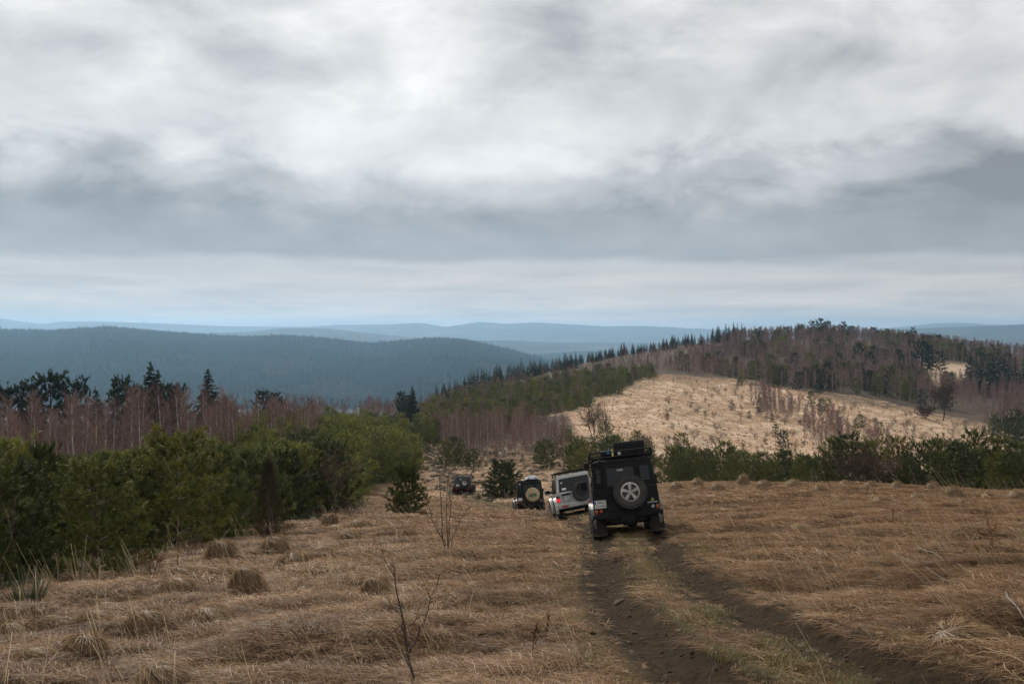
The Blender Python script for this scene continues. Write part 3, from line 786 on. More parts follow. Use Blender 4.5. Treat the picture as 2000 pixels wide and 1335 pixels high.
SPRUCE = [ms(spruce(s, wid=wd_), 'spruce', (M['bark'], M['pine_dark'])) for s, wd_ in ((41, .27), (42, .23), (43, .30))]
FAR_SPRUCE = [ms(spruce(s, wid=wd_, whorls=16, nbr=8, fr=7), 'spruce_far', (M['bark'], M['pine_dark'])) for s, wd_ in ((44, .27), (45, .22), (46, .32))]
BIRCH = [ms(birch(s, tw=.02, ntw=34, nb=38), 'birch', (M['birchbark'], M['twig'])) for s in (51, 52, 53, 54)]
FAR_BIRCH = [ms(birch(s, nb=28, ntw=22, tw=.055, spread=.16, trunk_r=.0065), 'birch_far', (M['birchbark'], M['twig'])) for s in (55, 56, 57, 58)]
SHRUB = [ms(bare(s, 2.2, 7, 2, .7, 5, .014, .007, .25, .4, 7), 'shrub', (M['twigbark'], M['shrubtwig'])) for s in (61, 62, 63)]

def gz_at(P):
    return H(P[:, 0], P[:, 1])

def put_single(name, meshes, spots, label, cat, group, h0, sink=0.05, sq=0.12):
    """one mesh object for each far plant; spots = (x, y, height)"""
    sp = np.array([s[:3] for s in spots], float)
    zz = gz_at(sp[:, :2])
    for i, (x, y, h) in enumerate(sp):
        me = meshes[random.randrange(len(meshes))]
        o = bpy.data.objects.new(name, me); COL.objects.link(o)
        k = h / h0; q = 1 + random.uniform(-sq, sq)
        o.location = (x, y, zz[i] - sink * k); o.scale = (k * q, k * q, k); o.rotation_euler = (random.uniform(-.03, .03), random.uniform(-.03, .03), random.uniform(0, 6.28))
        o['label'] = label; o['category'] = cat
        if group:
            o['group'] = group

def put_parts(name, tm, cm, mats, x, y, h, h0, label, cat, group=None, rz=None, q=1.0, tilt=(0, 0), sink=0.03):
    """a near plant: an Empty with its trunk and crown"""
    e = thing(name, label, cat, (x, y, Hs(x, y) - sink), group)
    k = h / h0; e.scale = (k * q, k * q, k); e.rotation_euler = (tilt[0], tilt[1], random.uniform(0, 6.28) if rz is None else rz)
    for nm, me, mt in (('trunk', tm, mats[0]), ('crown', cm, mats[1])):
        o = bpy.data.objects.new(nm, me); COL.objects.link(o); o.parent = e
        if not me.materials:
            me.materials.append(mt)
    return e

def region(n, px, D, accept=None, gap=0.0, seed=0):
    """points in a stretch of ground: columns px, depths D, spread evenly over the area, gap metres apart"""
    g = np.random.default_rng(seed); out = []; grid = {}
    tries = 0
    while len(out) < n and tries < 60:
        tries += 1
        u = g.uniform(*px, 800); dd = np.sqrt(g.uniform(D[0] ** 2, D[1] ** 2, 800)); x = (u - CX) / F * dd
        zz = base_h(x, dd); row = HZ - F * zz / dd
        ok = np.ones(800, bool) if accept is None else accept(u, dd, row)
        for a_, b_ in zip(x[ok], dd[ok]):
            if gap:
                c_ = (int(a_ // gap), int(b_ // gap)); bad = False
                for i in (-1, 0, 1):
                    for j in (-1, 0, 1):
                        for q in grid.get((c_[0] + i, c_[1] + j), ()):
                            if (q[0] - a_) ** 2 + (q[1] - b_) ** 2 < gap * gap:
                                bad = True
                if bad:
                    continue
                grid.setdefault(c_, []).append((a_, b_))
            out.append((a_, b_))
            if len(out) >= n:
                break
    return out
U = random.uniform

# ------------------------------------------------------------------ young pines left of the field
PLAB = 'dark green young pine crowded behind the front pines of the left thicket'
near_spots = [  # column, depth, height, spread, variant, own label
    (185, 20.3, 2.5, 1.08, 3, 'broad rounded olive pine at the grass edge behind the yellow seedlings'), (20, 18.8, 2.5, 1.0, 0, 'near pine rising directly behind the broom shrub'), (-60, 17.6, 2.8, 1.0, 2, None),
    (85, 23.0, 3.0, .66, 1, 'narrow pine whose bunched leading shoots stand clear of its neighbours'), (120, 26.0, 2.5, 1.0, 2, None), (250, 27.0, 2.6, 1.0, 0, None), (345, 27.5, 3.3, 1.12, 3, 'big bushy dark pine with many upright shoots at the thicket front'),
    (410, 32.0, 3.2, 1.0, 0, None), (490, 35.5, 3.2, 1.15, 2, 'wide brownish-green pine directly behind the dark juniper'), (560, 41.0, 3.2, 1.1, 1, None), (640, 49.0, 3.5, 1.15, 3, 'pine at the corner of the thicket behind the small bare tree'), (600, 55.0, 3.4, 1.0, 0, None),
    (440, 42.0, 3.2, 1.0, 1, None), (530, 48.0, 3.2, 1.0, 2, None), (300, 34.0, 3.0, 1.0, 1, None), (20, 26.0, 2.9, .9, 3, None), (180, 33.0, 3.0, 1.0, 0, None), (80, 33.0, 3.0, 1.0, 2, None), (-20, 35.0, 3.0, 1.0, 1, None)]
for (c_, D_, h_, q_, v_, lab_) in near_spots:
    x_, y_ = gp(c_, D=D_); put_parts('young_pine', *HERO_PINE[v_], (M['bark'], M['pine']), x_, y_, h_ * .92, 3.0, lab_ or PLAB, 'pine tree', 'young pines along the near edge of the left thicket', q=q_)
x_, y_ = gp(795, D=47.0); put_parts('young_pine', *HERO_PINE[4], (M['bark'], M['pine']), x_, y_, 2.3, 3.0, 'small lone pine standing by itself in the dry grass near the thicket', 'pine tree', q=1.0)
x_, y_ = gp(983, D=84); put_parts('young_pine', *HERO_PINE[4], (M['bark'], M['pine']), x_, y_, 3.1, 3.0, 'bushy broad pine standing alone between the two farther cars', 'pine tree', q=1.4)
# dark juniper at the thicket edge
def juniper():
    g = np.random.default_rng(5); T = TB(); C = TB(); T.tube([(0, 0, 0), (0, 0, .9), (0.02, 0, 1.75)], [.05, .03, .008], 6)
    n = 1500; t_ = g.random(n) ** .9; a_ = g.uniform(0, 6.3, n); r_ = .40 * (np.minimum(1, .55 + t_ * 1.5) * (1 - t_) ** .75) * np.sqrt(g.uniform(.25, 1, n))
    O_ = np.stack([r_ * np.cos(a_), r_ * np.sin(a_), t_ * 1.8], -1); d_ = unit(np.stack([np.cos(a_) * .45, np.sin(a_) * .45, np.ones(n)], -1) + g.normal(size=(n, 3)) * .15)
    nn = 9; B_ = O_[:, None] + d_[:, None] * (g.random((n, nn)) * .17)[..., None]
    dd = unit(d_[:, None] + g.normal(size=(n, nn, 3)) * .45)
    C.slivers(B_.reshape(-1, 3), dd.reshape(-1, 3), g.uniform(.03, .06, n * nn), .009, np.clip(np.repeat(g.normal(.45, .2, n) + .25 * (r_ > .25), nn), 0, 1), g)
    return T.mesh('trunk'), C.mesh('crown')
jt, jc = juniper(); x_, y_ = gp(524, D=29.8); put_parts('juniper', jt, jc, (M['bark'], M['juniper']), x_, y_, 2.35, 1.9, 'narrow dark brown juniper standing in front of the left thicket', 'juniper', q=1.02)

hand = [gp(c_, D=D_) for c_, D_, *_ in near_spots]
def thicket_ok(u, dd, row):
    ok = (dd > edge_D(u) + 1.5) & (u < 806)
    for hx, hy in hand:
        ok &= np.hypot((u - CX) / F * dd - hx, dd - hy) > 1.2
    return ok
sp1 = region(115, (-60, 808), (24, 92), thicket_ok, 2.3, 3)
put_single('young_pine', MID_SUNLIT + MID_PINE[:1], [(x, y, U(2.0, 3.1) * (1 + .3 * (y - 24) / 68)) for x, y in sp1], 'young green pine inside the dense thicket left of the track', 'pine tree', 'young pines filling the left thicket', 3.0)
sp2 = region(92, (440, 812), (90, 140), lambda u, dd, row: (dd > edge_D(u) + 2) & (u < 810), 2.5, 4)
put_single('young_pine', MID_SUNLIT, [(x, y, U(3.0, 5.0)) for x, y in sp2], 'bright green young pine in the far half of the left thicket', 'pine tree', 'young pines in the far half of the left thicket', 3.0)
# pine row beyond the crest of the field on the right
sp3 = [(*gp(px_, D=D_), h_ * (.76 if px_ > 1730 else .88)) for px_, D_, h_ in [(1310, 86, 3.7), (1350, 84, 3.3), (1412, 83, 4.0), (1450, 88, 3.4), (1490, 85, 3.2), (1535, 84, 3.6), (1575, 90, 3.3), (1625, 84, 4.6), (1655, 82, 5.0), (1690, 85, 4.3), (1715, 81, 4.4),
       (1770, 82, 4.0), (1795, 78, 5.0), (1822, 80, 5.6), (1850, 84, 6.2), (1878, 78, 5.2), (1905, 77, 6.3), (1932, 80, 5.4), (1955, 75, 5.7), (1985, 74, 5.2), (2010, 78, 5.6), (2050, 74, 5.4), (2090, 77, 5.6), (1865, 92, 6.6), (1920, 92, 6.4), (1975, 90, 6.0),
       (1335, 81, 2.6), (1385, 80, 2.4), (1430, 79, 2.6), (1470, 80, 2.2), (1510, 79, 2.4), (1560, 79, 2.6), (1600, 80, 2.6), (1835, 73, 3.6), (1890, 71, 3.8), (1945, 69, 3.6), (1990, 68, 3.8), (1780, 76, 3.0), (1380, 95, 4.0), (1330, 98, 4.2), (1520, 96, 4.0), (1600, 97, 4.2), (1640, 95, 5.4), (1700, 96, 4.4)]]
for lo_, hi_, lab_ in ((0, 2.6, 'low young pine in front of the row beyond the right field crest'), (2.6, 3.75, 'middle-sized dark pine in the row beyond the right field crest'), (3.75, 9, 'tall dark pine overtopping the row beyond the right field crest')):
    put_single('pine_tree', MID_PINE, [q_ for q_ in sp3 if lo_ <= q_[2] < hi_], lab_, 'pine tree', 'pines beyond the crest of the right field', 3.0, sq=.08)
x_, y_ = gp(1752, D=79); put_single('pine_tree', YEL_PINE, [(x_, y_, 4.1)], 'yellowing pine in the dark row beyond the right field', 'pine tree', None, 3.0)
# middle ground: pines around the birch stand and behind the cars
sp4 = [(*gp(px_, D=D_), h_) for px_, D_, h_ in [(870, 136, 3.6), (903, 134, 3.2), (888, 142, 3.6), (1068, 128, 3.6), (1055, 134, 3.0), (1120, 112, 3.8), (1145, 108, 4.4), (1168, 112, 4.2), (1190, 118, 4.6), (1105, 150, 4.0), (1240, 118, 4.6), (1265, 116, 4.2), (1130, 124, 4.2), (1220, 110, 4.4), (840, 160, 4.0), (815, 175, 4.2), (860, 178, 4.0), (925, 133, 2.6)]]
put_single('young_pine', MID_PINE, sp4, 'bushy green pine on the far slope around the bare birch stand', 'pine tree', 'pines around the middle birch stand', 3.0)
sp5 = region(30, (1180, 1640), (102, 185), lambda u, dd, row: dd > 100, 4.0, 6)
put_single('young_pine', MID_SUNLIT[:2] + MID_PINE, [(x, y, U(3.0, 4.6)) for x, y in sp5], 'green pine in the dip below the pale hillside', 'pine tree', 'pines in the dip below the pale hillside', 3.0)

# ------------------------------------------------------------------ birches
sp = region(62, (-70, 470), (82, 112), None, 1.9, 8)
put_single('birch_tree', BIRCH, [(x, y, U(7.2, 10.2) * (1.0 - .12 * ((x * F / y + CX) > 330))) for x, y in sp], 'slender bare birch with white stem behind the left thicket', 'birch tree', 'birches behind the left thicket', 9.0, sq=.2)
sp = region(70, (862, 1105), (137, 172), None, 1.7, 9)
put_single('birch_tree', BIRCH, [(x, y, U(4.8, 7.2)) for x, y in sp], 'slender bare birch in the purple stand on the far slope', 'birch tree', 'birches of the stand on the far slope', 9.0, sq=.2)
inA = lambda u, dd, row: poly_sd(u, row, [(1292, 738), (1440, 662), (1600, 655), (1750, 664), (1900, 682), (2030, 696), (2030, 775), (1960, 838), (1790, 802), (1600, 772), (1420, 742)]) < 0
notm = lambda u, dd, row: inA(u, dd, row) & (poly_sd(u, row, MEADOW) > -2)
spb = region(150, (1290, 2030), (350, 470), notm, 3.5, 10)
put_single('birch_tree', FAR_BIRCH, [(x, y, U(6, 9)) for x, y in spb], 'bare purple-brown birch in the wood on the right hill', 'birch tree', 'birches of the wood on the right hill', 9.0, sq=.2)
sp = [(*gp(px_, row_), h_) for px_, row_, h_ in [(1470, 800, 8), (1490, 806, 9), (1512, 800, 8), (1540, 812, 9), (1525, 795, 7), (1478, 788, 7), (1500, 818, 8), (1575, 855, 9), (1590, 850, 8), (1605, 862, 9.5), (1618, 853, 8), (1632, 862, 9), (1645, 850, 8.5), (1600, 842, 8), (1625, 840, 7), (1655, 866, 7), (1690, 872, 7), (1700, 880, 7.5), (1712, 872, 7), (1770, 868, 6), (1785, 874, 6), (1640, 875, 7)]]
put_single('birch_tree', FAR_BIRCH, sp, 'bare birch in a loose clump on the pale hillside', 'birch tree', 'birch clumps on the pale hillside', 9.0, sq=.2)

# ------------------------------------------------------------------ conifers against the valley and along the ridge
for kind, meshes, h0, lab, rows in (
        ('spruce_tree', SPRUCE, 12.0, 'tall dark pointed spruce towering over the birches on the left', [(292, 707, 140), (306, 722, 138), (410, 720, 138), (190, 762, 130), (443, 768, 136), (552, 763, 160), (806, 754, 235), (335, 765, 134), (278, 752, 134)]),
        ('pine_tree', TALL_PINE, 3.0, 'tall open-crowned pine behind the left birches', [(60, 742, 128), (100, 728, 132), (150, 742, 134), (22, 752, 126), (235, 738, 135), (255, 752, 132), (350, 752, 136), (322, 748, 140), (520, 752, 158), (538, 756, 165), (785, 768, 228), (795, 775, 224), (-30, 745, 128)])):
    spt = []
    for px_, top_, D_ in rows:
        x_, y_ = gp(px_, D=D_); spt.append((x_, y_, (HZ - top_) / F * D_ - float(base_h(x_, y_))))
    put_single(kind, meshes, spt, lab, 'spruce tree' if kind[0] == 's' else 'pine tree', 'conifers behind the left birches', h0, sq=.2)
CREST = [(850, 372, 738), (880, 385, 733), (905, 395, 726), (930, 405, 716), (965, 418, 709), (1000, 430, 703), (1035, 445, 698), (1060, 455, 689), (1100, 470, 684), (1140, 485, 678), (1180, 505, 674), (1230, 525, 671), (1275, 545, 664), (1310, 560, 653), (1350, 570, 642), (1400, 585, 633), (1445, 592, 630)]
spt = []
for i in range(185):
    px_ = 850 + 600 * (i + random.gauss(0, 4)) / 185; px_ = min(max(px_, 840), 1452); D_ = np.interp(px_, [c[0] for c in CREST], [c[1] for c in CREST]) + U(-38, 10); top_ = np.interp(px_, [c[0] for c in CREST], [c[2] for c in CREST]) + abs(random.gauss(0, 11)) - 3 + 8 * math.sin(px_ * .045) * math.sin(px_ * .017) + (7 if px_ < 1290 else 3)
    x_, y_ = gp(px_, D=D_); h_ = (HZ - top_) / F * D_ - float(base_h(x_, y_)); spt.append((x_, y_, min(max(h_, 5), 17)))
put_single('spruce_tree', FAR_SPRUCE, spt, 'dark spruce in the line along the crest of the hill', 'spruce tree', 'spruces along the crest of the hill', 12.0, sq=.3)
sps = region(26, (1895, 2060), (405, 450), None, 4.0, 12)
put_single('spruce_tree', FAR_SPRUCE, [(x, y, U(13, 18)) for x, y in sps], 'tall dark spruce in the group below the hill wood on the right', 'spruce tree', 'spruces below the hill wood on the right', 12.0)
sps = [(*gp(px_, D=D_), h_) for px_, D_, h_ in [(1590, 575, 10), (1603, 570, 11), (1617, 575, 10), (1648, 585, 9), (1562, 580, 7), (1782, 600, 9), (1800, 470, 13), (1812, 470, 11), (1835, 480, 9), (1895, 470, 9), (1700, 440, 8), (1762, 455, 7)]]
put_single('pine_tree', FAR_DARK, sps, 'dark broad pine standing out of the bare wood on the right hill', 'pine tree', 'dark pines in the right hill wood', 3.0)
sps = [(*gp(px_, row_), h_) for px_, row_, h_ in [(1585, 786, 4.2), (1486, 800, 4), (1445, 757, 3.2), (1530, 882, 4.4), (1660, 760, 5), (1605, 805, 4), (1617, 802, 3.6), (1432, 797, 2), (1463, 818, 2), (1508, 825, 2.2), (1515, 850, 3), (1680, 835, 3.6), (1672, 850, 3.2), (1720, 845, 3.2), (1955, 858, 5.5), (1940, 850, 5.5), (1975, 865, 7), (1990, 862, 7), (1985, 850, 7)]]
put_single('young_pine', FAR_PINE, sps, 'small green pine dotted on the pale hillside', 'pine tree', 'small pines dotted on the pale hillside', 3.0)

# hillside growth beyond counting
def rots(n, g, tilt=.05):
    return np.stack([g.normal(0, tilt, n), g.normal(0, tilt, n), g.uniform(0, 6.28, n)], -1)
def mass(name, meshes, P, hts, h0, seed, **props):
    g = np.random.default_rng(seed); P = np.array(P); n = len(P); z = gz_at(P) - .1; s = np.asarray(hts) / h0; q = g.uniform(.85, 1.2, n)
    scatter(name, [(m_, None) for m_ in meshes], np.c_[P, z], rots(n, g), np.stack([s * q, s * q, s], -1), g.integers(0, len(meshes), n), category=props.pop('category'), label=props.pop('label'))
g_ = np.random.default_rng(90)
P = region(330, (380, 815), (70, 200), lambda u, dd, row: (dd > edge_D(u) + 3) & (u < 812 - (dd - 140) * .5), 1.9, 14)
mass('thicket_growth', MID_SUNLIT + MID_PINE[:1], P, g_.uniform(2.2, 4.6, len(P)), 3.0, 21, label='bright green young growth closing the canopy of the left thicket', category='thicket')
P = region(1900, (1290, 2060), (350, 640), notm, 2.4, 15)
mass('hill_birch_wood', FAR_BIRCH, P, g_.uniform(5.5, 8.5, len(P)), 9.0, 1, label='bare purple birch wood covering the right hill', category='wood')
def hillpine_ok(u, dd, row):
    x = (u - CX) / F * dd
    return inA(u, dd, row) & (poly_sd(u, row, MEADOW) > 1) & (fbm(x / 28, dd / 28, 61, 3) > 0.07)
P = region(260, (1290, 2060), (350, 600), hillpine_ok, 3.0, 16)
mass('hill_pine_growth', FAR_DARK[:1] + FAR_PINE + FAR_SUNLIT[:1], P, g_.uniform(4, 8, len(P)), 3.0, 2, label='patches of dark pine among the birches on the right hill', category='wood')
zoneC = [(800, 858), (830, 812), (870, 790), (1000, 765), (1150, 738), (1268, 726), (1284, 742), (1185, 772), (1108, 802), (1040, 822), (960, 850), (880, 868)]
P = region(520, (780, 1330), (180, 420), lambda u, dd, row: poly_sd(u, row, zoneC) < 26 * fbm((u - CX) / F * dd / 11, dd / 11, 66, 3) - 2, 2.7, 17)
mass('slope_pine_growth', FAR_SUNLIT + FAR_SUNLIT + FAR_PINE[:1], P, g_.uniform(2.2, 5.0, len(P)), 3.0, 3, label='light green young pines covering the slope below the spruce crest', category='wood')
zoneJ = [(560, 838), (700, 822), (850, 785), (1000, 752), (1150, 722), (1290, 690), (1440, 668), (1440, 690), (1290, 728), (1150, 742), (1000, 768), (870, 800), (720, 850), (580, 860)]
P = region(800, (540, 1440), (200, 560), lambda u, dd, row: poly_sd(u, row, zoneJ) < 0, 2.5, 18)
mass('ridge_birch_scrub', FAR_BIRCH, P, g_.uniform(3.2, 6, len(P)), 9.0, 4, label='bare reddish birch scrub between the spruce crest and the green pines', category='scrub')
P = region(260, (820, 1280), (190, 400), lambda u, dd, row: poly_sd(u, row, zoneC) < -4, 4, 19)
mass('slope_birch_scrub', FAR_BIRCH, P, g_.uniform(4, 6, len(P)), 9.0, 5, label='thin bare birches standing among the green pines of the slope', category='scrub')
P = region(260, (-80, 620), (84, 150), lambda u, dd, row: (dd > 110 + (u - 300) * .05) | (u > 400), 1.6, 20)
mass('birch_scrub', BIRCH, P, g_.uniform(4, 7.5, len(P)), 9.0, 6, label='dense purple birch scrub behind the left thicket', category='scrub')
P = region(130, (868, 1108), (138, 172), None, 1.2, 21)
mass('birch_undergrowth', BIRCH[:2] + SHRUB, P, np.where(g_.random(len(P)) < .5, 4.0, 5.0), 9.0, 7, label='low purple brush between the birches on the far slope', category='scrub')
P = region(120, (1180, 1560), (108, 175), None, 2.0, 22)
mass('dip_scrub', BIRCH + SHRUB, P, g_.uniform(2.8, 5, len(P)), 9.0, 8, label='reddish bare scrub between the pines below the pale hillside', category='scrub')
P = region(160, (1820, 2060), (290, 400), lambda u, dd, row: (u > 1975 - (row - 790) * 1.0) , 3.0, 24)
mass('right_edge_growth', FAR_BIRCH + FAR_DARK[:2], P, g_.uniform(6, 8, len(P)), 9.0, 9, label='mixed bare birch and pine growth below the spruces at the meadow edge', category='scrub')
P = region(150, (1300, 1960), (200, 420), lambda u, dd, row: poly_sd(u, row, PALE) < -6, 4.0, 25)
mass('hillside_shrubs', SHRUB, P, g_.uniform(1.0, 2.6, len(P)), 2.2, 10, label='thin bare shrubs scattered over the pale hillside', category='shrubs')

P = region(130, (1440, 1800), (200, 380), lambda u, dd, row: (np.minimum(np.minimum(poly_sd(u, row, [(1460, 775), (1500, 770), (1570, 815), (1540, 830), (1490, 825)]), poly_sd(u, row, [(1560, 835), (1640, 830), (1670, 868), (1640, 890), (1570, 872)])), poly_sd(u, row, [(1690, 868), (1730, 862), (1745, 890), (1700, 900)])) < 0), 1.5, 27)
mass('hillside_birch_clumps', FAR_BIRCH, P, g_.uniform(3.5, 7, len(P)), 9.0, 12, label='pinkish clumps of bare birch on the pale hillside', category='scrub')
# single bare trees and bushes
x_, y_ = gp(1160, D=190); T_, C_ = bare(71, 8, 6, 3, .75, 5, .05, .011, .22, .5, 5); put_parts('bare_tree', T_.mesh('trunk'), C_.mesh('crown'), (M['twigbark'], M['shrubtwig']), x_, y_, 7.0, 8, 'round bare tree with many stems at the foot of the pale hillside', 'tree')
x_, y_ = gp(1842, 822); T_, C_ = bare(72, 8, 2, 4, .5, 5, .06, .016, .3, .35, 4); put_parts('bare_tree', T_.mesh('trunk'), C_.mesh('crown'), (M['twigbark'], M['shrubtwig']), x_, y_, 11.0, 8, 'dark spreading bare tree standing alone high on the pale hillside', 'tree', q=1.1)
x_, y_ = gp(1806, 818); T_, C_ = bare(73, 4, 9, 2, .9, 6, .06, .010, .3, .3, 8); put_parts('bare_bush', T_.mesh('trunk'), C_.mesh('crown'), (M['twigbark'], M['shrubtwig']), x_, y_, 5.0, 4, 'low dark bare bush beside the spreading tree on the hillside', 'bush', q=1.2)
for px_, D_, h_, q_ in ((1668, 76, 3.1, 1.25), (1708, 77, 2.8, 1.25)):
    x_, y_ = gp(px_, D=D_); T_, C_ = bare(74 + px_, 3, 12, 2, .9, 6, .014, .008, .3, .4, 8)
    put_parts('bare_bush', T_.mesh('trunk'), C_.mesh('crown'), (M['twigbark'], M['shrubtwig']), x_, y_, h_, 3, 'brown leafless bush in front of the dark pines beyond the right field', 'bush', 'brown bushes before the right pine row', q=q_)
x_, y_ = gp(657, D=43.5); T_, C_ = bare(81, 3, 1, 4, .3, 5, .010, .010, .25, .5, 5); put_parts('bare_tree', T_.mesh('trunk'), C_.mesh('crown'), (M['twigbark'], M['shrubtwig']), x_, y_, 3.2, 3, 'small bare grey-brown tree at the corner of the left thicket', 'tree')
x_, y_ = gp(685, D=43.5); T_, C_ = bare(82, 1, 10, 2, 1.0, 4, .008, .008, .3, .3, 6); put_parts('bare_bush', T_.mesh('trunk'), C_.mesh('crown'), (M['twigbark'], M['shrubtwig']), x_, y_, .95, 1, 'low twiggy bush beside the small bare tree', 'bush')
x_, y_ = gp(378, D=22.5); T_, C_ = bare(83, 1, 12, 2, 1.0, 4, .006, .008, .3, .3, 6); put_parts('bare_bush', T_.mesh('trunk'), C_.mesh('crown'), (M['twigbark'], M['shrubtwig']), x_, y_, .7, 1, 'dark twiggy bush low under the left thicket pines', 'bush')
x_, y_ = gp(300, 1158); T_, C_ = bare(84, .5, 5, 2, .5, 5, .004, .012, .3, .3, 6); put_parts('bare_bush', T_.mesh('trunk'), C_.mesh('crown'), (M['twigbark'], M['dock']), x_, y_, .52, .5, 'small round brown shrublet standing in the grass before the pines', 'bush')

# near saplings in the grass
def stems(px, row, paths, label, r=.011, twigs=5, seed=1, col='twigbark'):
    """a hand-drawn sapling: each path is a list of (sideways, height) in metres"""
    g = np.random.default_rng(seed); x0, y0 = gp(px, row); e = thing('bare_sapling', label, 'sapling', (x0, y0, Hs(x0, y0) - .03))
    C = TB()
    for i, pth in enumerate(paths):
        T = TB(); p = np.array([(a_, g.uniform(-.5, .5) * abs(a_) + .0, b_) for a_, b_ in pth]); p = np.stack([np.interp(np.linspace(0, 1, 12), np.linspace(0, 1, len(p)), p[:, q]) for q in range(3)], -1); p[1:-1] += g.normal(size=(10, 3)) * .008
        rr = np.linspace(r, r * .28, 12) * (1 if i == 0 else .75); T.tube(p, rr, 6, .4)
        link('stem', T.mesh('stem', True), M[col], e)
        for q in range(twigs):
            k_ = g.integers(3, 12); d_ = unit(np.array([g.normal(), g.normal() * .6, g.uniform(.3, 1.2)])); l_ = g.uniform(.12, .34)
            m_ = p[k_] + d_ * l_ * .5 + g.normal(size=3) * .015
            C.tube([p[k_], m_, p[k_] + d_ * l_ + g.normal(size=3) * .03], [r * .3, r * .2, r * .1], 3, g.uniform(.1, .7))
            for w_ in range(2):
                d2 = unit(d_ + g.normal(size=3) * .6); C.tube([m_, m_ + d2 * l_ * .5], [r * .18, r * .08], 3, .5)
    link('crown', C.mesh('crown'), M['shrubtwig'], e)
stems(808, 1312, [[(0, 0), (-.02, .25), (-.05, .48), (-.10, .75), (-.13, .95), (-.18, 1.22)], [(-.04, .42), (.03, .55), (.10, .78), (.20, 1.0)], [(-.02, .3), (-.12, .42), (-.2, .58)], [(-.05, .5), (-.10, .62), (-.11, .8)]], 'forked bare sapling rising from the grass in front of the field', .016, 5, 5)
stems(874, 1092, [[(0, 0), (-.10, .3), (-.12, .8), (-.13, 1.3), (-.2, 1.75)], [(0, 0), (.0, .4), (-.03, .9), (.0, 1.5), (.06, 2.05)], [(.03, 0), (.03, .5), (.07, 1.0), (.03, 1.5), (.04, 1.8)], [(.05, 0), (.1, .4), (.3, .8), (.42, .95)], [(-.02, .2), (-.3, .7), (-.42, 1.3)]], 'cluster of tall thin bare stems in the field near the track', .017, 7, 6)
stems(1032, 1040, [[(0, 0), (-.08, .4), (-.12, 1.0)], [(.02, 0), (.05, .5), (.02, 1.1), (-.1, 1.5)], [(.06, 0), (.12, .5), (.1, 1.0)], [(.03, 0), (.2, .35), (.3, .8)]], 'small bunch of bare stems below the car with the beige wheel cover', .012, 6, 7)
stems(1394, 1325, [[(0, 0), (-.03, .15), (-.01, .35), (-.05, .5), (-.06, .68)], [(-.01, .3), (.03, .45), (.03, .62)]], 'thin pale sapling growing between the two wheel ruts', .007, 2, 8, 'deadwood')
stems(20, 1190, [[(0, 0), (-.3, .2), (-.15, .6), (.05, 1.1), (.08, 1.6)], [(.02, 1.0), (-.05, 1.3), (-.15, 1.5)]], 'crooked reddish bare stem at the foot of the left pines', .014, 3, 9)
stems(314, 1228, [[(0, 0), (-.06, .12), (-.12, .3), (-.22, .52)]], 'white-based leaning dead twig in the tussocky grass', .006, 1, 10, 'deadwood')
# broom shrub
g = np.random.default_rng(3); C = TB()
for q in range(150):
    a_ = g.uniform(0, 6.3); s_ = g.uniform(.1, .8); d_ = unit(np.array([math.cos(a_) * s_, math.sin(a_) * s_, 1])); l_ = g.uniform(.3, .75); p_ = np.array([math.cos(a_), math.sin(a_), 0]) * .06
    C.tube([p_, p_ + d_ * l_ * .5, p_ + d_ * l_ + np.array([0, 0, .05])], [.005, .0035, .0015], 3, g.uniform(.1, 1))
x_, y_ = gp(52, 1196); link('broom_shrub', C.mesh('broom_shrub'), M['broom'], label='dark green broom shrub with upright whippy stems before the pines', category='shrub').location = (x_, y_, Hs(x_, y_) - .02)
# pine seedlings with yellow tops
for px_, row_, h_ in ((347, 1112, .42), (190, 1140, .36), (146, 1140, .36)):
    g = np.random.default_rng(px_); T = TB(); C = TB(); T.tube([(0, 0, 0), (0, 0, h_)], [.008, .004], 5)
    O_ = np.stack([np.zeros(220), np.zeros(220), g.uniform(.35, 1, 220) * h_], -1); a_ = g.uniform(0, 6.3, 220); d_ = unit(np.stack([np.cos(a_), np.sin(a_), np.full(220, 1.1)], -1)); C.slivers(O_, d_, .055, .006, g.uniform(.5, 1, 220), g)
    for q in range(5):
        a2 = q * 1.26; b_ = np.array([math.cos(a2), math.sin(a2), .35]); O2 = np.array([0, 0, h_ * .3]) + b_ * g.uniform(.02, .2, (60, 1)); C.slivers(O2, unit(b_ + g.normal(size=(60, 3)) * .5), .05, .005, g.uniform(.1, .6, 60), g)
    x_, y_ = gp(px_, row_); put_parts('pine_seedling', T.mesh('trunk'), C.mesh('crown'), (M['bark'], M['pine_yellow']), x_, y_, 1, 1, 'yellow-topped pine seedling in the grass at the foot of the left pines', 'seedling', 'yellow-topped pine seedlings')

# ------------------------------------------------------------------ dry grass
def ground_frame(P, ang, tilt_g=None):
    """Euler angles that lay a piece along the slope, turned to ang"""
    e = .15; x, y = P[:, 0], P[:, 1]
    hx = (base_h(x + e, y) - base_h(x - e, y)) / (2 * e); hy = (base_h(x, y + e) - base_h(x, y - e)) / (2 * e)
    nrm = unit(np.stack([-hx, -hy, np.ones(len(x))], -1))
    if tilt_g is not None:
        nrm = unit(nrm + tilt_g)
    dv = np.stack([np.cos(ang), np.sin(ang), np.zeros(len(x))], -1); tx = unit(dv - (dv * nrm).sum(-1, keepdims=True) * nrm); bx = np.cross(nrm, tx)
    return np.stack([np.arctan2(bx[:, 2], nrm[:, 2]), -np.arcsin(np.clip(tx[:, 2], -1, 1)), np.arctan2(tx[:, 1], tx[:, 0])], -1)

def flow(x, y):
    """the way the winter snow pressed the grass down"""
    return 2.55 + 2.6 * fbm(x / 3.2, y / 3.2, 71, 3) + 1.2 * fbm(x / .8, y / .8, 72, 2)

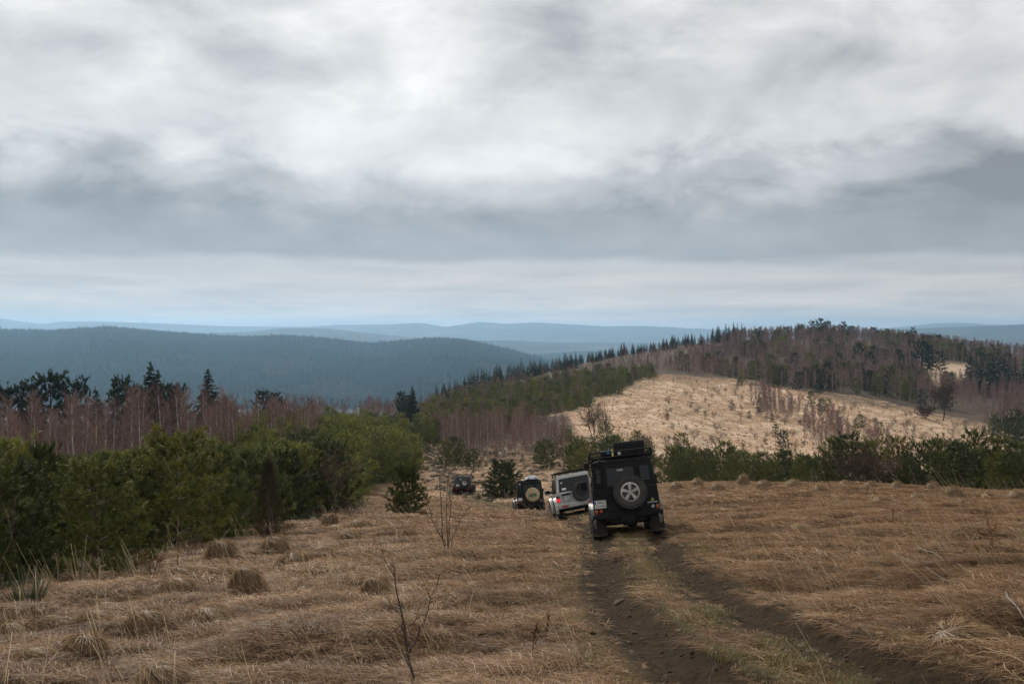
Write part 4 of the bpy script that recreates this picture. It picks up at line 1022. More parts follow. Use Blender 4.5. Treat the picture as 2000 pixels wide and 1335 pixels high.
def field_points(n, D0, D1, seed, pxr=(-160, 2160), keep_track=False):
    g = np.random.default_rng(seed); u = g.uniform(*pxr, n); dd = np.sqrt(g.uniform(D0 ** 2, D1 ** 2, n)); x = (u - CX) / F * dd
    dm, dl, dr, btw = track_masks(x, dd)
    rough = fbm(x * 1.1, dd * 1.1, 44, 2) * .5
    ok = (dm + rough * .6 > .55) & ~((btw > .45) & (g.random(n) < np.where(rough > .02, .45, .93))) & ~((dm < .85) & (g.random(n) < .45))
    ok &= ~((dd > edge_D(u) + 1.0) & (u < 806) & (dd > 14))
    if keep_track:
        ok = ((btw > .35) | ((dm < 1.0) & (dm > .5))) & (dm > .42) & (fbm(x * .9, dd * .9, 45, 2) < .12)
    P = np.stack([x, dd], -1)[ok]
    return np.c_[P, H(P[:, 0], P[:, 1])], g

TUFT = [(tuft(s, 46, (.18, .42), .005, .2, (.012, .055), .6, base=b_).mesh('tuft'), M['straw']) for s, b_ in ((1, .30), (2, .40), (3, .48), (4, .56), (5, .66))]
TUFT += [(tuft(s, 40, (.25, .5), .005, .2, (.03, .08), .8, base=.68).mesh('tuft'), M['straw']) for s in (6,)]
WIDE = [(tuft(s, 44, (.25, .55), .010, .38, (.015, .07), .7, base=b_).mesh('tuft'), M['straw']) for s, b_ in ((11, .32), (12, .44), (13, .54), (14, .64))]
VWIDE = [(tuft(s, 40, (.35, .8), .024, .8, (.02, .10), .8, base=b_).mesh('tuft'), M['straw']) for s, b_ in ((21, .36), (22, .48), (23, .62))]
PALET = [(tuft(s, 34, (.4, .9), .035, .8, (.04, .2), .9, base=b_).mesh('tuft'), M['strawpale']) for s, b_ in ((31, .38), (32, .5), (33, .62))]
def lay(name, kinds, P, g, smin, smax, label, zs=1.0, jit=.5):
    n = len(P); ang = flow(P[:, 0], P[:, 1]) + g.normal(0, jit, n)
    s = g.uniform(smin, smax, n)
    pick = .46 + 2.3 * fbm(P[:, 0] / 1.6, P[:, 1] / 1.1, 83, 3) + g.normal(0, .22, n)
    pick = np.clip((pick * len(kinds)).astype(int), 0, len(kinds) - 1)
    return scatter(name, kinds, P, ground_frame(P[:, :2], ang), np.stack([s, s, s * zs * g.uniform(.6, 1.4, n)], -1), pick, label=label, category='grass')
P, g = field_points(10500, 5.5, 16, 1); lay('dry_grass', TUFT, P, g, .75, 1.3, 'matted dry brown grass covering the near field')
P, g = field_points(12000, 16, 34, 2); lay('dry_grass', WIDE, P, g, .75, 1.3, 'matted dry brown grass farther down the field')
P, g = field_points(11000, 34, 78, 3); lay('dry_grass', VWIDE, P, g, .7, 1.2, 'matted dry grass on the far part of the field')
P, g = field_points(5000, 78, 175, 4, (780, 1320)); lay('dry_grass', VWIDE[1:] + PALET[:2], P, g, .8, 1.5, 'pale dry grass on the slope behind the cars')
P = np.array(region(5500, (1100, 1990), (185, 425), lambda u, dd, row: poly_sd(u, row, PALE) < 6, 0, 31)); g = np.random.default_rng(31)
lay('dry_grass', PALET, np.c_[P, gz_at(P)], g, 1.1, 2.1, 'bleached dry grass with painted-in sunlight on the pale hillside')
# short green grass between the wheel ruts
SHORT = [(tuft(s, 60, (.03, .09), .004, .16, (.01, .03), 2.5, .5, b_).mesh('tuft'), M['shortgreen']) for s, b_ in ((41, .4), (42, .6))]
P, g = field_points(40000, 5.5, 30, 5, keep_track=True); lay('short_grass', SHORT, P, g, .8, 1.5, 'short green grass between and beside the wheel ruts', jit=3)
# trampled straw along and between the ruts
def trod_points(n, D0, D1, seed):
    g = np.random.default_rng(seed); k_ = np.concatenate([LEFT_RUT, RIGHT_RUT]); k_ = k_[(k_[:, 1] > D0) & (k_[:, 1] < D1)]
    x = k_[g.integers(0, len(k_), n)] + g.normal(0, .55, (n, 2)) * np.array([1.0, 1.6]); dm, dl, dr, btw = track_masks(x[:, 0], x[:, 1])
    ok = (dm > .50 + g.uniform(-.12, .25, n)) & (dm < 1.1)
    return np.c_[x[ok], H(x[ok, 0], x[ok, 1])], g
def dense_line(l):
    s_ = np.r_[0, np.cumsum(np.hypot(*np.diff(l, axis=0).T))]; q_ = np.arange(0, s_[-1], .15)
    return np.stack([np.interp(q_, s_, l[:, 0]), np.interp(q_, s_, l[:, 1])], -1)
LEFT_RUT = dense_line(LEFT_RUT); RIGHT_RUT = dense_line(RIGHT_RUT)
TROD = [(tuft(s, 40, (.05, .18), .005, .16, (.006, .02), 1.6, base=b_).mesh('tuft'), M['straw']) for s, b_ in ((51, .34), (52, .48), (53, .62))]
P, g = trod_points(22000, 5, 28, 15); lay('trampled_straw', TROD, P, g, .6, 1.3, 'trampled bits of straw along the wheel ruts', jit=2)
# stalks that still stand or lean
STALK = []
for s in range(5):
    g = np.random.default_rng(s + 60); tb = TB()
    for q in range(g.integers(2, 6)):
        L_ = g.uniform(.4, .95); ln_ = g.uniform(.15, .9); b_ = np.array([g.normal() * .05, g.normal() * .05, -.02]); d_ = np.array([ln_, g.normal() * .18, 1]); d_ = d_ / np.linalg.norm(d_)
        pts = [b_, b_ + d_ * L_ * .5 + np.array([0, 0, .01]), b_ + d_ * L_ + np.array([.06, 0, -.03])]; tb.tube(pts, [.0032, .0026, .0015], 3, g.uniform(.2, 1))
    STALK.append((tb.mesh('stalk'), M['stalk']))
P, g = field_points(800, 5.5, 20, 6); lay('dry_stalks', STALK, P, g, .45, 1.0, 'thin pale stalks leaning out of the near grass', jit=.35)
P, g = field_points(600, 20, 60, 7); lay('dry_stalks', STALK, P, g, .7, 1.3, 'thin pale stalks leaning out of the farther grass', jit=.4)
# tussocks one can count
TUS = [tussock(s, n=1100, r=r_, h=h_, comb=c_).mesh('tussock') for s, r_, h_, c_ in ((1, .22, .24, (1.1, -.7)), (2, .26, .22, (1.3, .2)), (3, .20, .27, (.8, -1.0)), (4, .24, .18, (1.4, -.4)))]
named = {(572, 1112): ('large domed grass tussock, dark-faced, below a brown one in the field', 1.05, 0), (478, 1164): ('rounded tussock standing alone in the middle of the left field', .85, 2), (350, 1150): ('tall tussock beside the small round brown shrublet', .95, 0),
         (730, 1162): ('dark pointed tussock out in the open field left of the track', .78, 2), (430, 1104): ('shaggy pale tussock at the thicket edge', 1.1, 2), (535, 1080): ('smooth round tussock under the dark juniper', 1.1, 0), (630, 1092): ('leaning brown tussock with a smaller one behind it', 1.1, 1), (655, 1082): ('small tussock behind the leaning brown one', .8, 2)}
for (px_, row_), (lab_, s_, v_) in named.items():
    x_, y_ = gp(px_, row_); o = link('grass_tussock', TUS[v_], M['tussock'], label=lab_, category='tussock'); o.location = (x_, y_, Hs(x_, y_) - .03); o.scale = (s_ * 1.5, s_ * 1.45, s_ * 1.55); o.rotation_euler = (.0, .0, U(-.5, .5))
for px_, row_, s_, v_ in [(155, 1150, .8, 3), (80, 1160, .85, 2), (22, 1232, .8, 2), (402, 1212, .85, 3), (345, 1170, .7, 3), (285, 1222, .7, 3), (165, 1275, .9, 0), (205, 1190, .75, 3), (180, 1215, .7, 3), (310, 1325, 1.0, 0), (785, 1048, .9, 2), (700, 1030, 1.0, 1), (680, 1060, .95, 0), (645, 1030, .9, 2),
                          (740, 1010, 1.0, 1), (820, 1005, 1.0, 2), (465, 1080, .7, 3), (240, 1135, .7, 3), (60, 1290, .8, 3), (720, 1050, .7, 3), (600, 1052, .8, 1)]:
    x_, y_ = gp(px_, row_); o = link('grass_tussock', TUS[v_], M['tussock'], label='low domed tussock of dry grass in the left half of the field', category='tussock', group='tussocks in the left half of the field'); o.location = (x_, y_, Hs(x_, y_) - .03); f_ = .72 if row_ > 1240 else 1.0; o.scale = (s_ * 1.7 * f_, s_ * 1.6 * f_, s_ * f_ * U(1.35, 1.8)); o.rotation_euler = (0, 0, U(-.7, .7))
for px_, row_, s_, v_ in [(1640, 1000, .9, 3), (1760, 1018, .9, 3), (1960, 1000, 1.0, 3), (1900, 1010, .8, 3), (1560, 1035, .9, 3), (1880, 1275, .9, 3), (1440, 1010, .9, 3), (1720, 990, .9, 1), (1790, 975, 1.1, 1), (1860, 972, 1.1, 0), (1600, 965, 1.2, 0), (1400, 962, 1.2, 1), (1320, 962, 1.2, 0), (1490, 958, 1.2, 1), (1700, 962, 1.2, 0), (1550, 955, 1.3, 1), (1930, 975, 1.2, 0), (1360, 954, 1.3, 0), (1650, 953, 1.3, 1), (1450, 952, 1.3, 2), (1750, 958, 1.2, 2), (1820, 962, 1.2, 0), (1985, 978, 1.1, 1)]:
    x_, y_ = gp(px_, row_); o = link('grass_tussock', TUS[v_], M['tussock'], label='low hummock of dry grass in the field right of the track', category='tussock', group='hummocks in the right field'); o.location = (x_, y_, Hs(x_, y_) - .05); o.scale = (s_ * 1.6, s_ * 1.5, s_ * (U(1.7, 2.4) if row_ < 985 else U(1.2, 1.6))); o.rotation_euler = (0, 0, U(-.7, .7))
FT = [(tussock(s, n=130, r=.22, h=.26, w=.02).mesh('tussock'), M['tussockfar']) for s in (7, 8)]
P = np.array(region(800, (790, 1300), (80, 185), lambda u, dd, row: poly_sd(u, row, SLOPE) < 12, .8, 32)); g = np.random.default_rng(33); s_ = g.uniform(.7, 1.7, len(P))
scatter('slope_tussocks', FT, np.c_[P, gz_at(P) - .03], rots(len(P), g), np.stack([s_, s_, s_], -1), g.integers(0, 2, len(P)), label='many small tussocks on the slope behind the cars', category='tussocks')
P = np.array(region(2600, (1110, 1980), (190, 425), lambda u, dd, row: poly_sd(u, row, PALE) < 0, 1.2, 34)); g = np.random.default_rng(35); s_ = g.uniform(.45, 1.25, len(P)) ** 1.3
scatter('hillside_tussocks', FT, np.c_[P, gz_at(P) - .03], rots(len(P), g), np.stack([s_, s_, s_], -1), g.integers(0, 2, len(P)), label='thousands of dark tussocks dotting the pale hillside', category='tussocks')
# brown dock stalks and fallen sticks
for px_, row_, h_ in ((1945, 1090, .95), (1925, 1095, .7), (1690, 1000, .9), (1575, 975, .8), (1620, 985, .8), (1370, 975, .8), (1830, 985, .9), (1065, 1230, .35), (1040, 1285, .35), (1745, 1030, .6)):
    g = np.random.default_rng(px_); T = TB(); C = TB(); T.tube([(0, 0, -.02), (.02, .01, h_ * .6), (.06, 0, h_)], [.005, .004, .002], 4, .3)
    n_ = 42; t_ = g.uniform(.45, 1, n_); C.slivers(np.stack([.06 * t_, np.zeros(n_), h_ * t_], -1) + g.normal(size=(n_, 3)) * .012, unit(g.normal(size=(n_, 3)) + np.array([0, 0, .8])), .04, .012, g.uniform(.1, 1, n_), g)
    x_, y_ = gp(px_, row_); e = thing('dock_stalk', 'rust-brown dead dock stalk standing in the dry grass', 'dead plant', (x_, y_, Hs(x_, y_)), 'dead dock stalks in the grass'); e.rotation_euler = (U(-.15, .15), U(-.2, .2), U(0, 6))
    link('stem', T.mesh('stem'), M['dock'], e); link('seed_head', C.mesh('seed_head'), M['dock'], e)
for p0_, p1_, r_, lab_ in (((1745, 1098), (1885, 1183), .007, 'longest fallen stick, lying slantwise on the right field'), ((1792, 1069), (1868, 1103), .011, 'dark fallen stick upslope of the longest one'), ((1815, 1120), (1842, 1127), .014, 'short pale piece of wood between the fallen sticks'), ((1870, 1140), (1900, 1150), .006, 'short thin twig lying above the end of the longest stick'),
                           ((1965, 1212), (2020, 1245), .012, 'pale stick in the grass at the lower end of the right field'), ((1690, 1183), (1765, 1189), .005, 'thin dark twig lying level beside the right rut'), ((735, 1185), (815, 1210), .008, 'dark fallen stick behind the forked bare sapling'), ((925, 1250), (985, 1250), .007, 'short dark stick lying in the open field left of the track'), ((1515, 1185), (1620, 1210), .005, 'thin twig lying beside the right wheel rut')):
    a_ = gp(*p0_); b_ = gp(*p1_); T = TB(); n_ = 7; q_ = np.linspace(0, 1, n_)[:, None]; xy = a_ * (1 - q_) + b_ * q_; g = np.random.default_rng(p0_[0]); xy += g.normal(size=xy.shape) * .008
    zz = np.linspace(Hs(*a_) + .10, Hs(*b_) + .07, n_); zz = np.maximum(zz, np.interp(np.arange(n_), [0, 3, 6], np.maximum.reduceat(H(xy[:, 0], xy[:, 1]), [0, 2, 5]) + .05)); T.tube(np.c_[xy - a_, zz - zz[0]], np.linspace(r_, r_ * .45, n_), 6, .5)
    o = link('fallen_stick', T.mesh('fallen_stick', True), M['deadwood'], label=lab_, category='stick'); o.location = (a_[0], a_[1], zz[0])
# mud clods along the ruts
g = np.random.default_rng(8); CL = []
for s in range(3):
    bm = bmesh.new(); bmesh.ops.create_icosphere(bm, subdivisions=2, radius=.05)
    for v in bm.verts:
        v.co *= 1 + .9 * float(fbm(np.array([v.co.x * 26 + s * 7]), np.array([v.co.y * 26 + v.co.z * 31]), s, 3)[0]); v.co.z *= .6
    me = bpy.data.meshes.new('clod'); bm.to_mesh(me); bm.free(); CL.append((me, M['clod']))
line = np.concatenate([LEFT_RUT, RIGHT_RUT]); line = line[(line[:, 1] < 40) & (line[:, 1] > 5)]
i_ = g.integers(0, len(line), 2600); P = line[i_] + g.normal(0, .30, (2600, 2)); s_ = np.exp(g.normal(-1.35, .5, 2600))
scatter('mud_clods', CL, np.c_[P, H(P[:, 0], P[:, 1])], rots(2600, g, .4), np.stack([s_, s_ * g.uniform(.7, 1.4, 2600), s_], -1), g.integers(0, 3, 2600), label='clods of dark mud thrown up along the wheel ruts', category='mud')

# ------------------------------------------------------------------ cars
M['black'] = pmat('black_paint', (.0045, .0045, .005), .5, spec=.2, vscale=2.2, col2=(.010, .009, .008))
M['darkblue'] = pmat('dark_grey_paint', (.020, .022, .027), .35, vscale=2.2, col2=(.034, .031, .028), coat=.3)
M['silver'] = pmat('silver_paint', (.40, .41, .41), .32, .35, vscale=2.0, col2=(.30, .29, .27), coat=.4)
M['trim'] = pmat('black_plastic', (.006, .006, .006), .65, spec=.25, var=.3, vscale=8)
M['glass'] = pmat('dark_tinted_glass', (.004, .004, .005), .12, spec=.35, var=.3, vscale=2)
M['rubber'] = pmat('muddy_rubber', (.020, .018, .016), .85, vscale=7, col2=(.055, .042, .030), bump=.3)
M['spare'] = pmat('dusty_rubber', (.028, .027, .025), .8, vscale=5, col2=(.05, .044, .037), bump=.3)
M['alloy'] = pmat('alloy_rim', (.42, .41, .38), .38, .7, vscale=6, col2=(.30, .28, .25))
M['darkrim'] = pmat('black_steel_rim', (.014, .014, .014), .5, .3, var=.3)
M['plate'] = pmat('plate_white', (.62, .61, .57), .5, vscale=6, col2=(.50, .48, .43))
M['blueband'] = pmat('plate_blue', (.02, .09, .36), .5, var=.2)
M['ink'] = pmat('plate_ink', (.012, .012, .012), .6, var=.2)
M['white'] = pmat('off_white', (.66, .66, .64), .5, var=.15)
M['red'] = pmat('red_lamp', (.42, .012, .010), .25, var=.2, spec=.6)
M['redlit'] = pmat('lit_brake_lamp', (.55, .008, .006), .3, var=.1, emit=(1, .02, .015, .55))
M['orange'] = pmat('orange_lamp', (.42, .12, .02), .3, var=.2)
M['clear'] = pmat('clear_lamp', (.36, .36, .36), .25, var=.3)
M['flap'] = pmat('muddy_mud_flap', (.014, .012, .010), .85, vscale=5, col2=(.034, .026, .017))
M['flank'] = pmat('dusty_skylit_wing', (.13, .13, .14), .4, vscale=4, col2=(.05, .045, .042), coat=.2)  # dusty grey, lightened by a sky reflection painted into the colour
M['case'] = pmat('black_case', (.006, .006, .006), .6, spec=.25, var=.3, vscale=5)
M['beige'] = pmat('beige_cover', (.46, .36, .21), .8, vscale=3, col2=(.37, .28, .16), bump=.15, bscale=9)
M['green'] = pmat('green_badge', (.012, .10, .055), .6, var=.2)
M['cream'] = pmat('cream_letters', (.46, .40, .26), .6, var=.1)
M['tan'] = pmat('tan_strap', (.30, .25, .15), .8, var=.3)
M['yellow'] = pmat('yellow_strap', (.62, .58, .22), .7, var=.2)
M['blue'] = pmat('blue_patch', (.02, .16, .45), .6, var=.2)
M['lime'] = pmat('lime_sticker', (.34, .36, .03), .6, var=.2)
M['boxwhite'] = pmat('roof_box_white', (.55, .57, .60), .4, var=.1)
M['boxblue'] = pmat('roof_box_blue_grey', (.16, .20, .28), .4, var=.2)

def box(bm, x0, x1, y0, y1, z0, z1, bev=0.0, top=None, seg=2):
    """block; top = the upper face's own (x0, x1, y0, y1)"""
    tx0, tx1, ty0, ty1 = top if top else (x0, x1, y0, y1)
    vs = [bm.verts.new(c) for c in ((x0, y0, z0), (x1, y0, z0), (x1, y1, z0), (x0, y1, z0), (tx0, ty0, z1), (tx1, ty0, z1), (tx1, ty1, z1), (tx0, ty1, z1))]
    fs = [bm.faces.new([vs[i] for i in q]) for q in ((3, 2, 1, 0), (4, 5, 6, 7), (0, 1, 5, 4), (1, 2, 6, 5), (2, 3, 7, 6), (3, 0, 4, 7))]
    if bev:
        bmesh.ops.bevel(bm, geom=list({e for f in fs for e in f.edges}), offset=bev, segments=seg, profile=.6, affect='EDGES', clamp_overlap=True)

def cyl(bm, p0, p1, r, r2=None, n=12):
    p0 = Vector(p0); p1 = Vector(p1); d = p1 - p0
    mt = Matrix.Translation((p0 + p1) / 2) @ d.to_track_quat('Z', 'Y').to_matrix().to_4x4()
    bmesh.ops.create_cone(bm, cap_ends=True, segments=n, radius1=r, radius2=r if r2 is None else r2, depth=d.length, matrix=mt)

def lathe(bm, c, prof, axis='y', n=36, flip=1):
    c = Vector(c); rows = []
    for r, h in prof:
        row = []
        for i in range(n):
            a_ = 2 * math.pi * i / n; u, w = r * math.cos(a_), r * math.sin(a_)
            row.append(bm.verts.new(c + (Vector((u, h * flip, w)) if axis == 'y' else Vector((h * flip, u, w)))))
        rows.append(row)
    for a_, b_ in zip(rows[:-1], rows[1:]):
        for i in range(n):
            bm.faces.new((a_[i], a_[(i + 1) % n], b_[(i + 1) % n], b_[i]))
    for row in (rows[0], rows[-1]):
        if (row[0].co - row[n // 2].co).length > 1e-4:
            try:
                bm.faces.new(row)
            except ValueError:
                pass

def part(name, parent, mat, fn, label=None):
    bm = bmesh.new(); fn(bm)
    bmesh.ops.recalc_face_normals(bm, faces=bm.faces[:])
    me = bpy.data.meshes.new(name); bm.to_mesh(me); bm.free()
    for p in me.polygons:
        p.use_smooth = False
    return link(name, me, M[mat], parent, label=label)

def text(name, parent, body, x, z, y, hgt, mat, width=None):
    """raised lettering on a rear face, read from behind the car"""
    cu = bpy.data.curves.new(name, 'FONT'); cu.body = body; cu.size = 1.0; cu.align_x = 'CENTER'; cu.align_y = 'CENTER'; cu.extrude = .01
    ob = bpy.data.objects.new(name, cu); COL.objects.link(ob)
    me = bpy.data.meshes.new_from_object(ob.evaluated_get(bpy.context.evaluated_depsgraph_get())); bpy.data.objects.remove(ob)
    co = np.empty(len(me.vertices) * 3, np.float32); me.vertices.foreach_get('co', co); co = co.reshape(-1, 3)
    sy = hgt / (np.ptp(co[:, 1]) + 1e-6); sx = width / (np.ptp(co[:, 0]) + 1e-6) if width else sy
    cx0 = (co[:, 0].max() + co[:, 0].min()) / 2; cz0 = (co[:, 1].max() + co[:, 1].min()) / 2
    new = np.stack([x + (co[:, 0] - cx0) * sx, y - co[:, 2] * .3, z + (co[:, 1] - cz0) * sy], -1).astype(np.float32)
    me.vertices.foreach_set('co', new.ravel()); me.update()
    return link(name, me, M[mat], parent)

def tyre_mesh(bm, c, r, w, axis, lugs=26):
    lathe(bm, c, [(r * .56, -w * .36), (r * .60, -w * .47), (r * .80, -w * .52), (r * .93, -w * .46), (r * .965, -w * .3), (r * .965, w * .3), (r * .93, w * .46), (r * .80, w * .52), (r * .60, w * .47), (r * .56, w * .36)], axis, 40)
    for i in range(lugs):
        for s in (-1, 1):
            a_ = 2 * math.pi * (i + .25 * s) / lugs
            bx_ = bmesh.new(); box(bx_, -.028, .028, s * w * .30 - w * .24, s * w * .30 + w * .24, r * .925, r * 1.0, .006, seg=1)
            mt = Matrix.Rotation(a_, 4, 'Y')
            if axis == 'x':
                mt = Matrix.Rotation(math.pi / 2, 4, 'Z') @ mt
            mt = Matrix.Translation(c) @ mt
            tmp = bpy.data.meshes.new('t'); bx_.transform(mt); bx_.to_mesh(tmp); bx_.free(); bm.from_mesh(tmp); bpy.data.meshes.remove(tmp)

def rim_spokes(bm, c, r, face, axis, spokes=5, flip=1):
    """five broad spokes in a ring"""
    lathe(bm, c, [(r * .86, face - .02), (r, face - .035), (r * 1.0, face + .005), (r * .84, face + .012), (r * .80, face - .05)], axis, 36, flip)
    lathe(bm, c, [(.001, face + .012), (r * .22, face + .012), (r * .26, face - .03)], axis, 20, flip)
    for i in range(spokes):
        a_ = 2 * math.pi * i / spokes + math.pi / 2
        bx_ = bmesh.new(); box(bx_, -r * .13, r * .13, -.02, .02, r * .15, r * .9, .006, top=(-r * .20, r * .20, -.02, .02), seg=1)
        mt = Matrix.Rotation(-a_ + math.pi / 2, 4, 'Y'); mt = Matrix.Translation((0, flip * (face - .012), 0)) @ mt
        if axis == 'x':
            mt = Matrix.Rotation(-math.pi / 2, 4, 'Z') @ mt
        tmp = bpy.data.meshes.new('t'); bx_.transform(Matrix.Translation(c) @ mt); bx_.to_mesh(tmp); bx_.free(); bm.from_mesh(tmp); bpy.data.meshes.remove(tmp)

def make_wheel(parent, c, r, w, sx, rim='darkrim'):
    e = bpy.data.objects.new('wheel', None); COL.objects.link(e); e.parent = parent; e.location = c
    part('tyre', e, 'rubber', lambda bm: tyre_mesh(bm, (0, 0, 0), r, w, 'x', 22))
    def rm(bm):
        rim_spokes(bm, Vector((0, 0, 0)), r * .58, w * .42, 'x', 5, sx); lathe(bm, (0, 0, 0), [(.001, w * .2), (r * .57, w * .2)], 'x', 24, sx)
    part('rim', e, rim, rm)

def arch(bm, c, r, w, sx, n=14, th=.05):
    """wheel-arch flare"""
    rows = []
    for i in range(n + 1):
        a_ = math.pi * (-.06 + 1.12 * i / n); ca, sa = math.cos(a_), math.sin(a_)
        rows.append([bm.verts.new((c[0] + sx * o_, c[1] + ca * q_, c[2] + sa * q_)) for q_, o_ in ((r, -.02), (r, w), (r + th, w * .9), (r + th * 1.7, -.02))])
    for a_, b_ in zip(rows[:-1], rows[1:]):
        for j in range(3):
            bm.faces.new((a_[j], a_[j + 1], b_[j + 1], b_[j]))
    bm.faces.new(rows[0]); bm.faces.new(rows[-1])

def seat_car(e, key, wheels, lift=0.0, roll=0.0):
    """stand the car on its four wheels on the ground"""
    p, yaw = CARS[key]; f = np.array([-math.sin(yaw), math.cos(yaw)]); r_ = np.array([math.cos(yaw), math.sin(yaw)])
    L_ = np.array(wheels, float); XY = p + L_[:, :1] * r_ + L_[:, 1:2] * f; Zs = H(XY[:, 0], XY[:, 1])
    A = np.c_[L_[:, 0], L_[:, 1], np.ones(len(L_))]; k = np.linalg.lstsq(A, Zs, rcond=None)[0]
    ex = Vector((*r_, k[0])).normalized(); ey = Vector((*f, k[1])).normalized(); ez = ex.cross(ey).normalized(); ey = ez.cross(ex)
    m = Matrix((ex, ey, ez)).transposed().to_4x4(); m.translation = Vector((p[0], p[1], k[2] + lift))
    e.matrix_world = m @ Matrix.Rotation(roll, 4, 'Y')
    return e.matrix_world.copy()

def tail_lamp(e, x, z, r, mat, y=-.012):
    part('tail_light', e, mat, lambda bm: cyl(bm, (x, y + .03, z), (x, y - .022, z), r, r * .86, 14))

def number_plate(e, x, z, y, l1, l2, w=.28, h=.19, rim=True):
    n = part('number_plate', e, 'plate', lambda bm: box(bm, x - w / 2, x + w / 2, y - .012, y, z - h / 2, z + h / 2, .004, seg=1))
    part('plate_frame', n, 'trim', lambda bm: box(bm, x - w / 2 - .012, x + w / 2 + .012, y - .008, y + .006, z - h / 2 - .012, z + h / 2 + .012))
    part('blue_band', n, 'blueband', lambda bm: box(bm, x - w / 2 + .004, x - w / 2 + .04, y - .015, y - .006, z + .005, z + h / 2 - .006))
    if not l1:
        return
    text('lettering', n, l1, x + .022, z + h * .24, y - .013, h * .36, 'ink', w * .66)
    text('lettering', n, l2, x + .003, z - h * .24, y - .013, h * .36, 'ink', w * .84)

def boxy_car(key, label, L, ra, wb, rollx=0.0, paint='black', flare='flank', short=False):
    e = thing('off_road_car', label, 'car')
    WR = .405; fa = ra + wb; tr = .745; yF = fa + .62; yd = fa - .75
    part('chassis', e, 'trim', lambda bm: (box(bm, -.45, .45, .05, yF, .42, .58), box(bm, -.72, .72, -.01, .10, .52, .66, .01), box(bm, -.18, .18, -.03, .30, .40, .54, .02)))
    def bod(bm):
        box(bm, -.785, .785, .0, yd, .60, 1.27, .03); box(bm, -.785, .785, yd - .01, yF, .62, 1.06, .04); box(bm, -.56, .56, yd - .02, yF + .02, .9, 1.22, .05)
        box(bm, -.775, .775, .005, yd - .05, 1.265, 1.885, .025, top=(-.70, .70, .015, yd - .32))
    part('body', e, paint, bod)
    part('roof', e, paint, lambda bm: box(bm, -.725, .725, .0, yd - .28, 1.875, 1.935, .03, top=(-.62, .62, .05, yd - .35)))
    part('drip_rail', e, 'trim', lambda bm: (box(bm, -.735, -.70, -.005, yd - .27, 1.862, 1.886), box(bm, .70, .735, -.005, yd - .27, 1.862, 1.886), box(bm, -.72, .72, -.012, .01, 1.862, 1.884)))
    dr_ = part('rear_door', e, paint, lambda bm: box(bm, -.46, .32, -.022, .01, .70, 1.80, .012))
    part('window', dr_, 'glass', lambda bm: box(bm, -.40, .26, -.030, -.018, 1.30, 1.72, .005))
    part('handle', dr_, 'trim', lambda bm: box(bm, -.42, -.34, -.05, -.02, 1.08, 1.13, .008))
    for z_ in (.86, 1.16, 1.70):
        part('hinge', dr_, 'trim', lambda bm: box(bm, .29, .40, -.04, -.005, z_ - .025, z_ + .025, .006))
    part('window', e, 'glass', lambda bm: box(bm, .405, .63, -.008, .01, 1.36, 1.72, .006))
    part('window', e, 'glass', lambda bm: box(bm, -.65, -.52, -.008, .01, 1.36, 1.72, .006))
    for sx in (-1, 1):
        for y0_, y1_ in (((.25, 1.05), (1.12, yd - .55)) if not short else ((.25, yd - 1.25), (yd - 1.15, yd - .40))):
            part('side_window', e, 'glass', lambda bm: box(bm, *sorted((sx * .745, sx * .768)), y0_, y1_, 1.34, 1.74, top=(*sorted((sx * .700, sx * .723)), y0_ + .02, y1_ - .12)))
        part('mirror', e, 'trim', lambda bm: (box(bm, *sorted((sx * .86, sx * 1.03)), yd - .12, yd - .05, 1.30, 1.52, .02), cyl(bm, (sx * .74, yd - .1, 1.32), (sx * .9, yd - .08, 1.36), .012)))
        part('mud_flap', e, 'flap', lambda bm: box(bm, *sorted((sx * .52, sx * .87)), ra - .50, ra - .47, .13, .56, .008))
        part('bumperette', e, 'trim', lambda bm: (box(bm, *sorted((sx * .50, sx * .84)), -.14, -.0, .555, .585, .006), box(bm, *sorted((sx * .50, sx * .84)), -.14, -.11, .58, .645, .006), box(bm, *sorted((sx * .62, sx * .66)), -.13, -.01, .58, .64)))
        part('wing_panel', e, flare, lambda bm: box(bm, *sorted((sx * .783, sx * .800)), .03, ra + .72, .66, 1.08, .008))  # side panel in the grey that holds dust and painted sky light
        for ay in (ra, fa):
            part('wheel_arch', e, flare, lambda bm: arch(bm, (sx * .785, ay, WR + .02), WR + .06, .085, sx, th=.035))
            make_wheel(e, (sx * tr, ay, WR), WR, .27, sx)
    part('axle', e, 'trim', lambda bm: (cyl(bm, (-.62, ra, WR), (.62, ra, WR), .05), lathe(bm, (.12, ra, WR), [(.02, -.16), (.13, -.1), (.15, 0), (.13, .1), (.02, .16)], 'y', 14)))
    part('axle', e, 'trim', lambda bm: cyl(bm, (-.62, fa, WR), (.62, fa, WR), .05))
    part('exhaust_pipe', e, 'trim', lambda bm: (cyl(bm, (-.36, .3, .50), (-.30, -.08, .49), .032), cyl(bm, (-.36, .3, .5), (-.36, 1.0, .52), .06)))
    part('tow_hitch', e, 'trim', lambda bm: (box(bm, -.05, .05, -.20, .05, .40, .46, .01), cyl(bm, (0, -.18, .45), (0, -.18, .53), .025), box(bm, -.14, .14, -.02, .02, .34, .52, .02)))
    part('windscreen', e, 'glass', lambda bm: box(bm, -.68, .68, yd - .06, yd - .03, 1.29, 1.85, top=(-.63, .63, yd - .33, yd - .30)))
    tail_lamp(e, -.735, .735, .040, 'orange'); tail_lamp(e, -.625, .735, .046, 'red'); tail_lamp(e, .735, .735, .040, 'orange'); tail_lamp(e, .625, .735, .046, 'clear')
    for sx in (-1, 1):
        part('reflector', e, 'red', lambda bm: box(bm, sx * .735 - .04, sx * .735 + .04, -.018, .004, .668, .69, .003))
    return e, (ra, fa, tr)

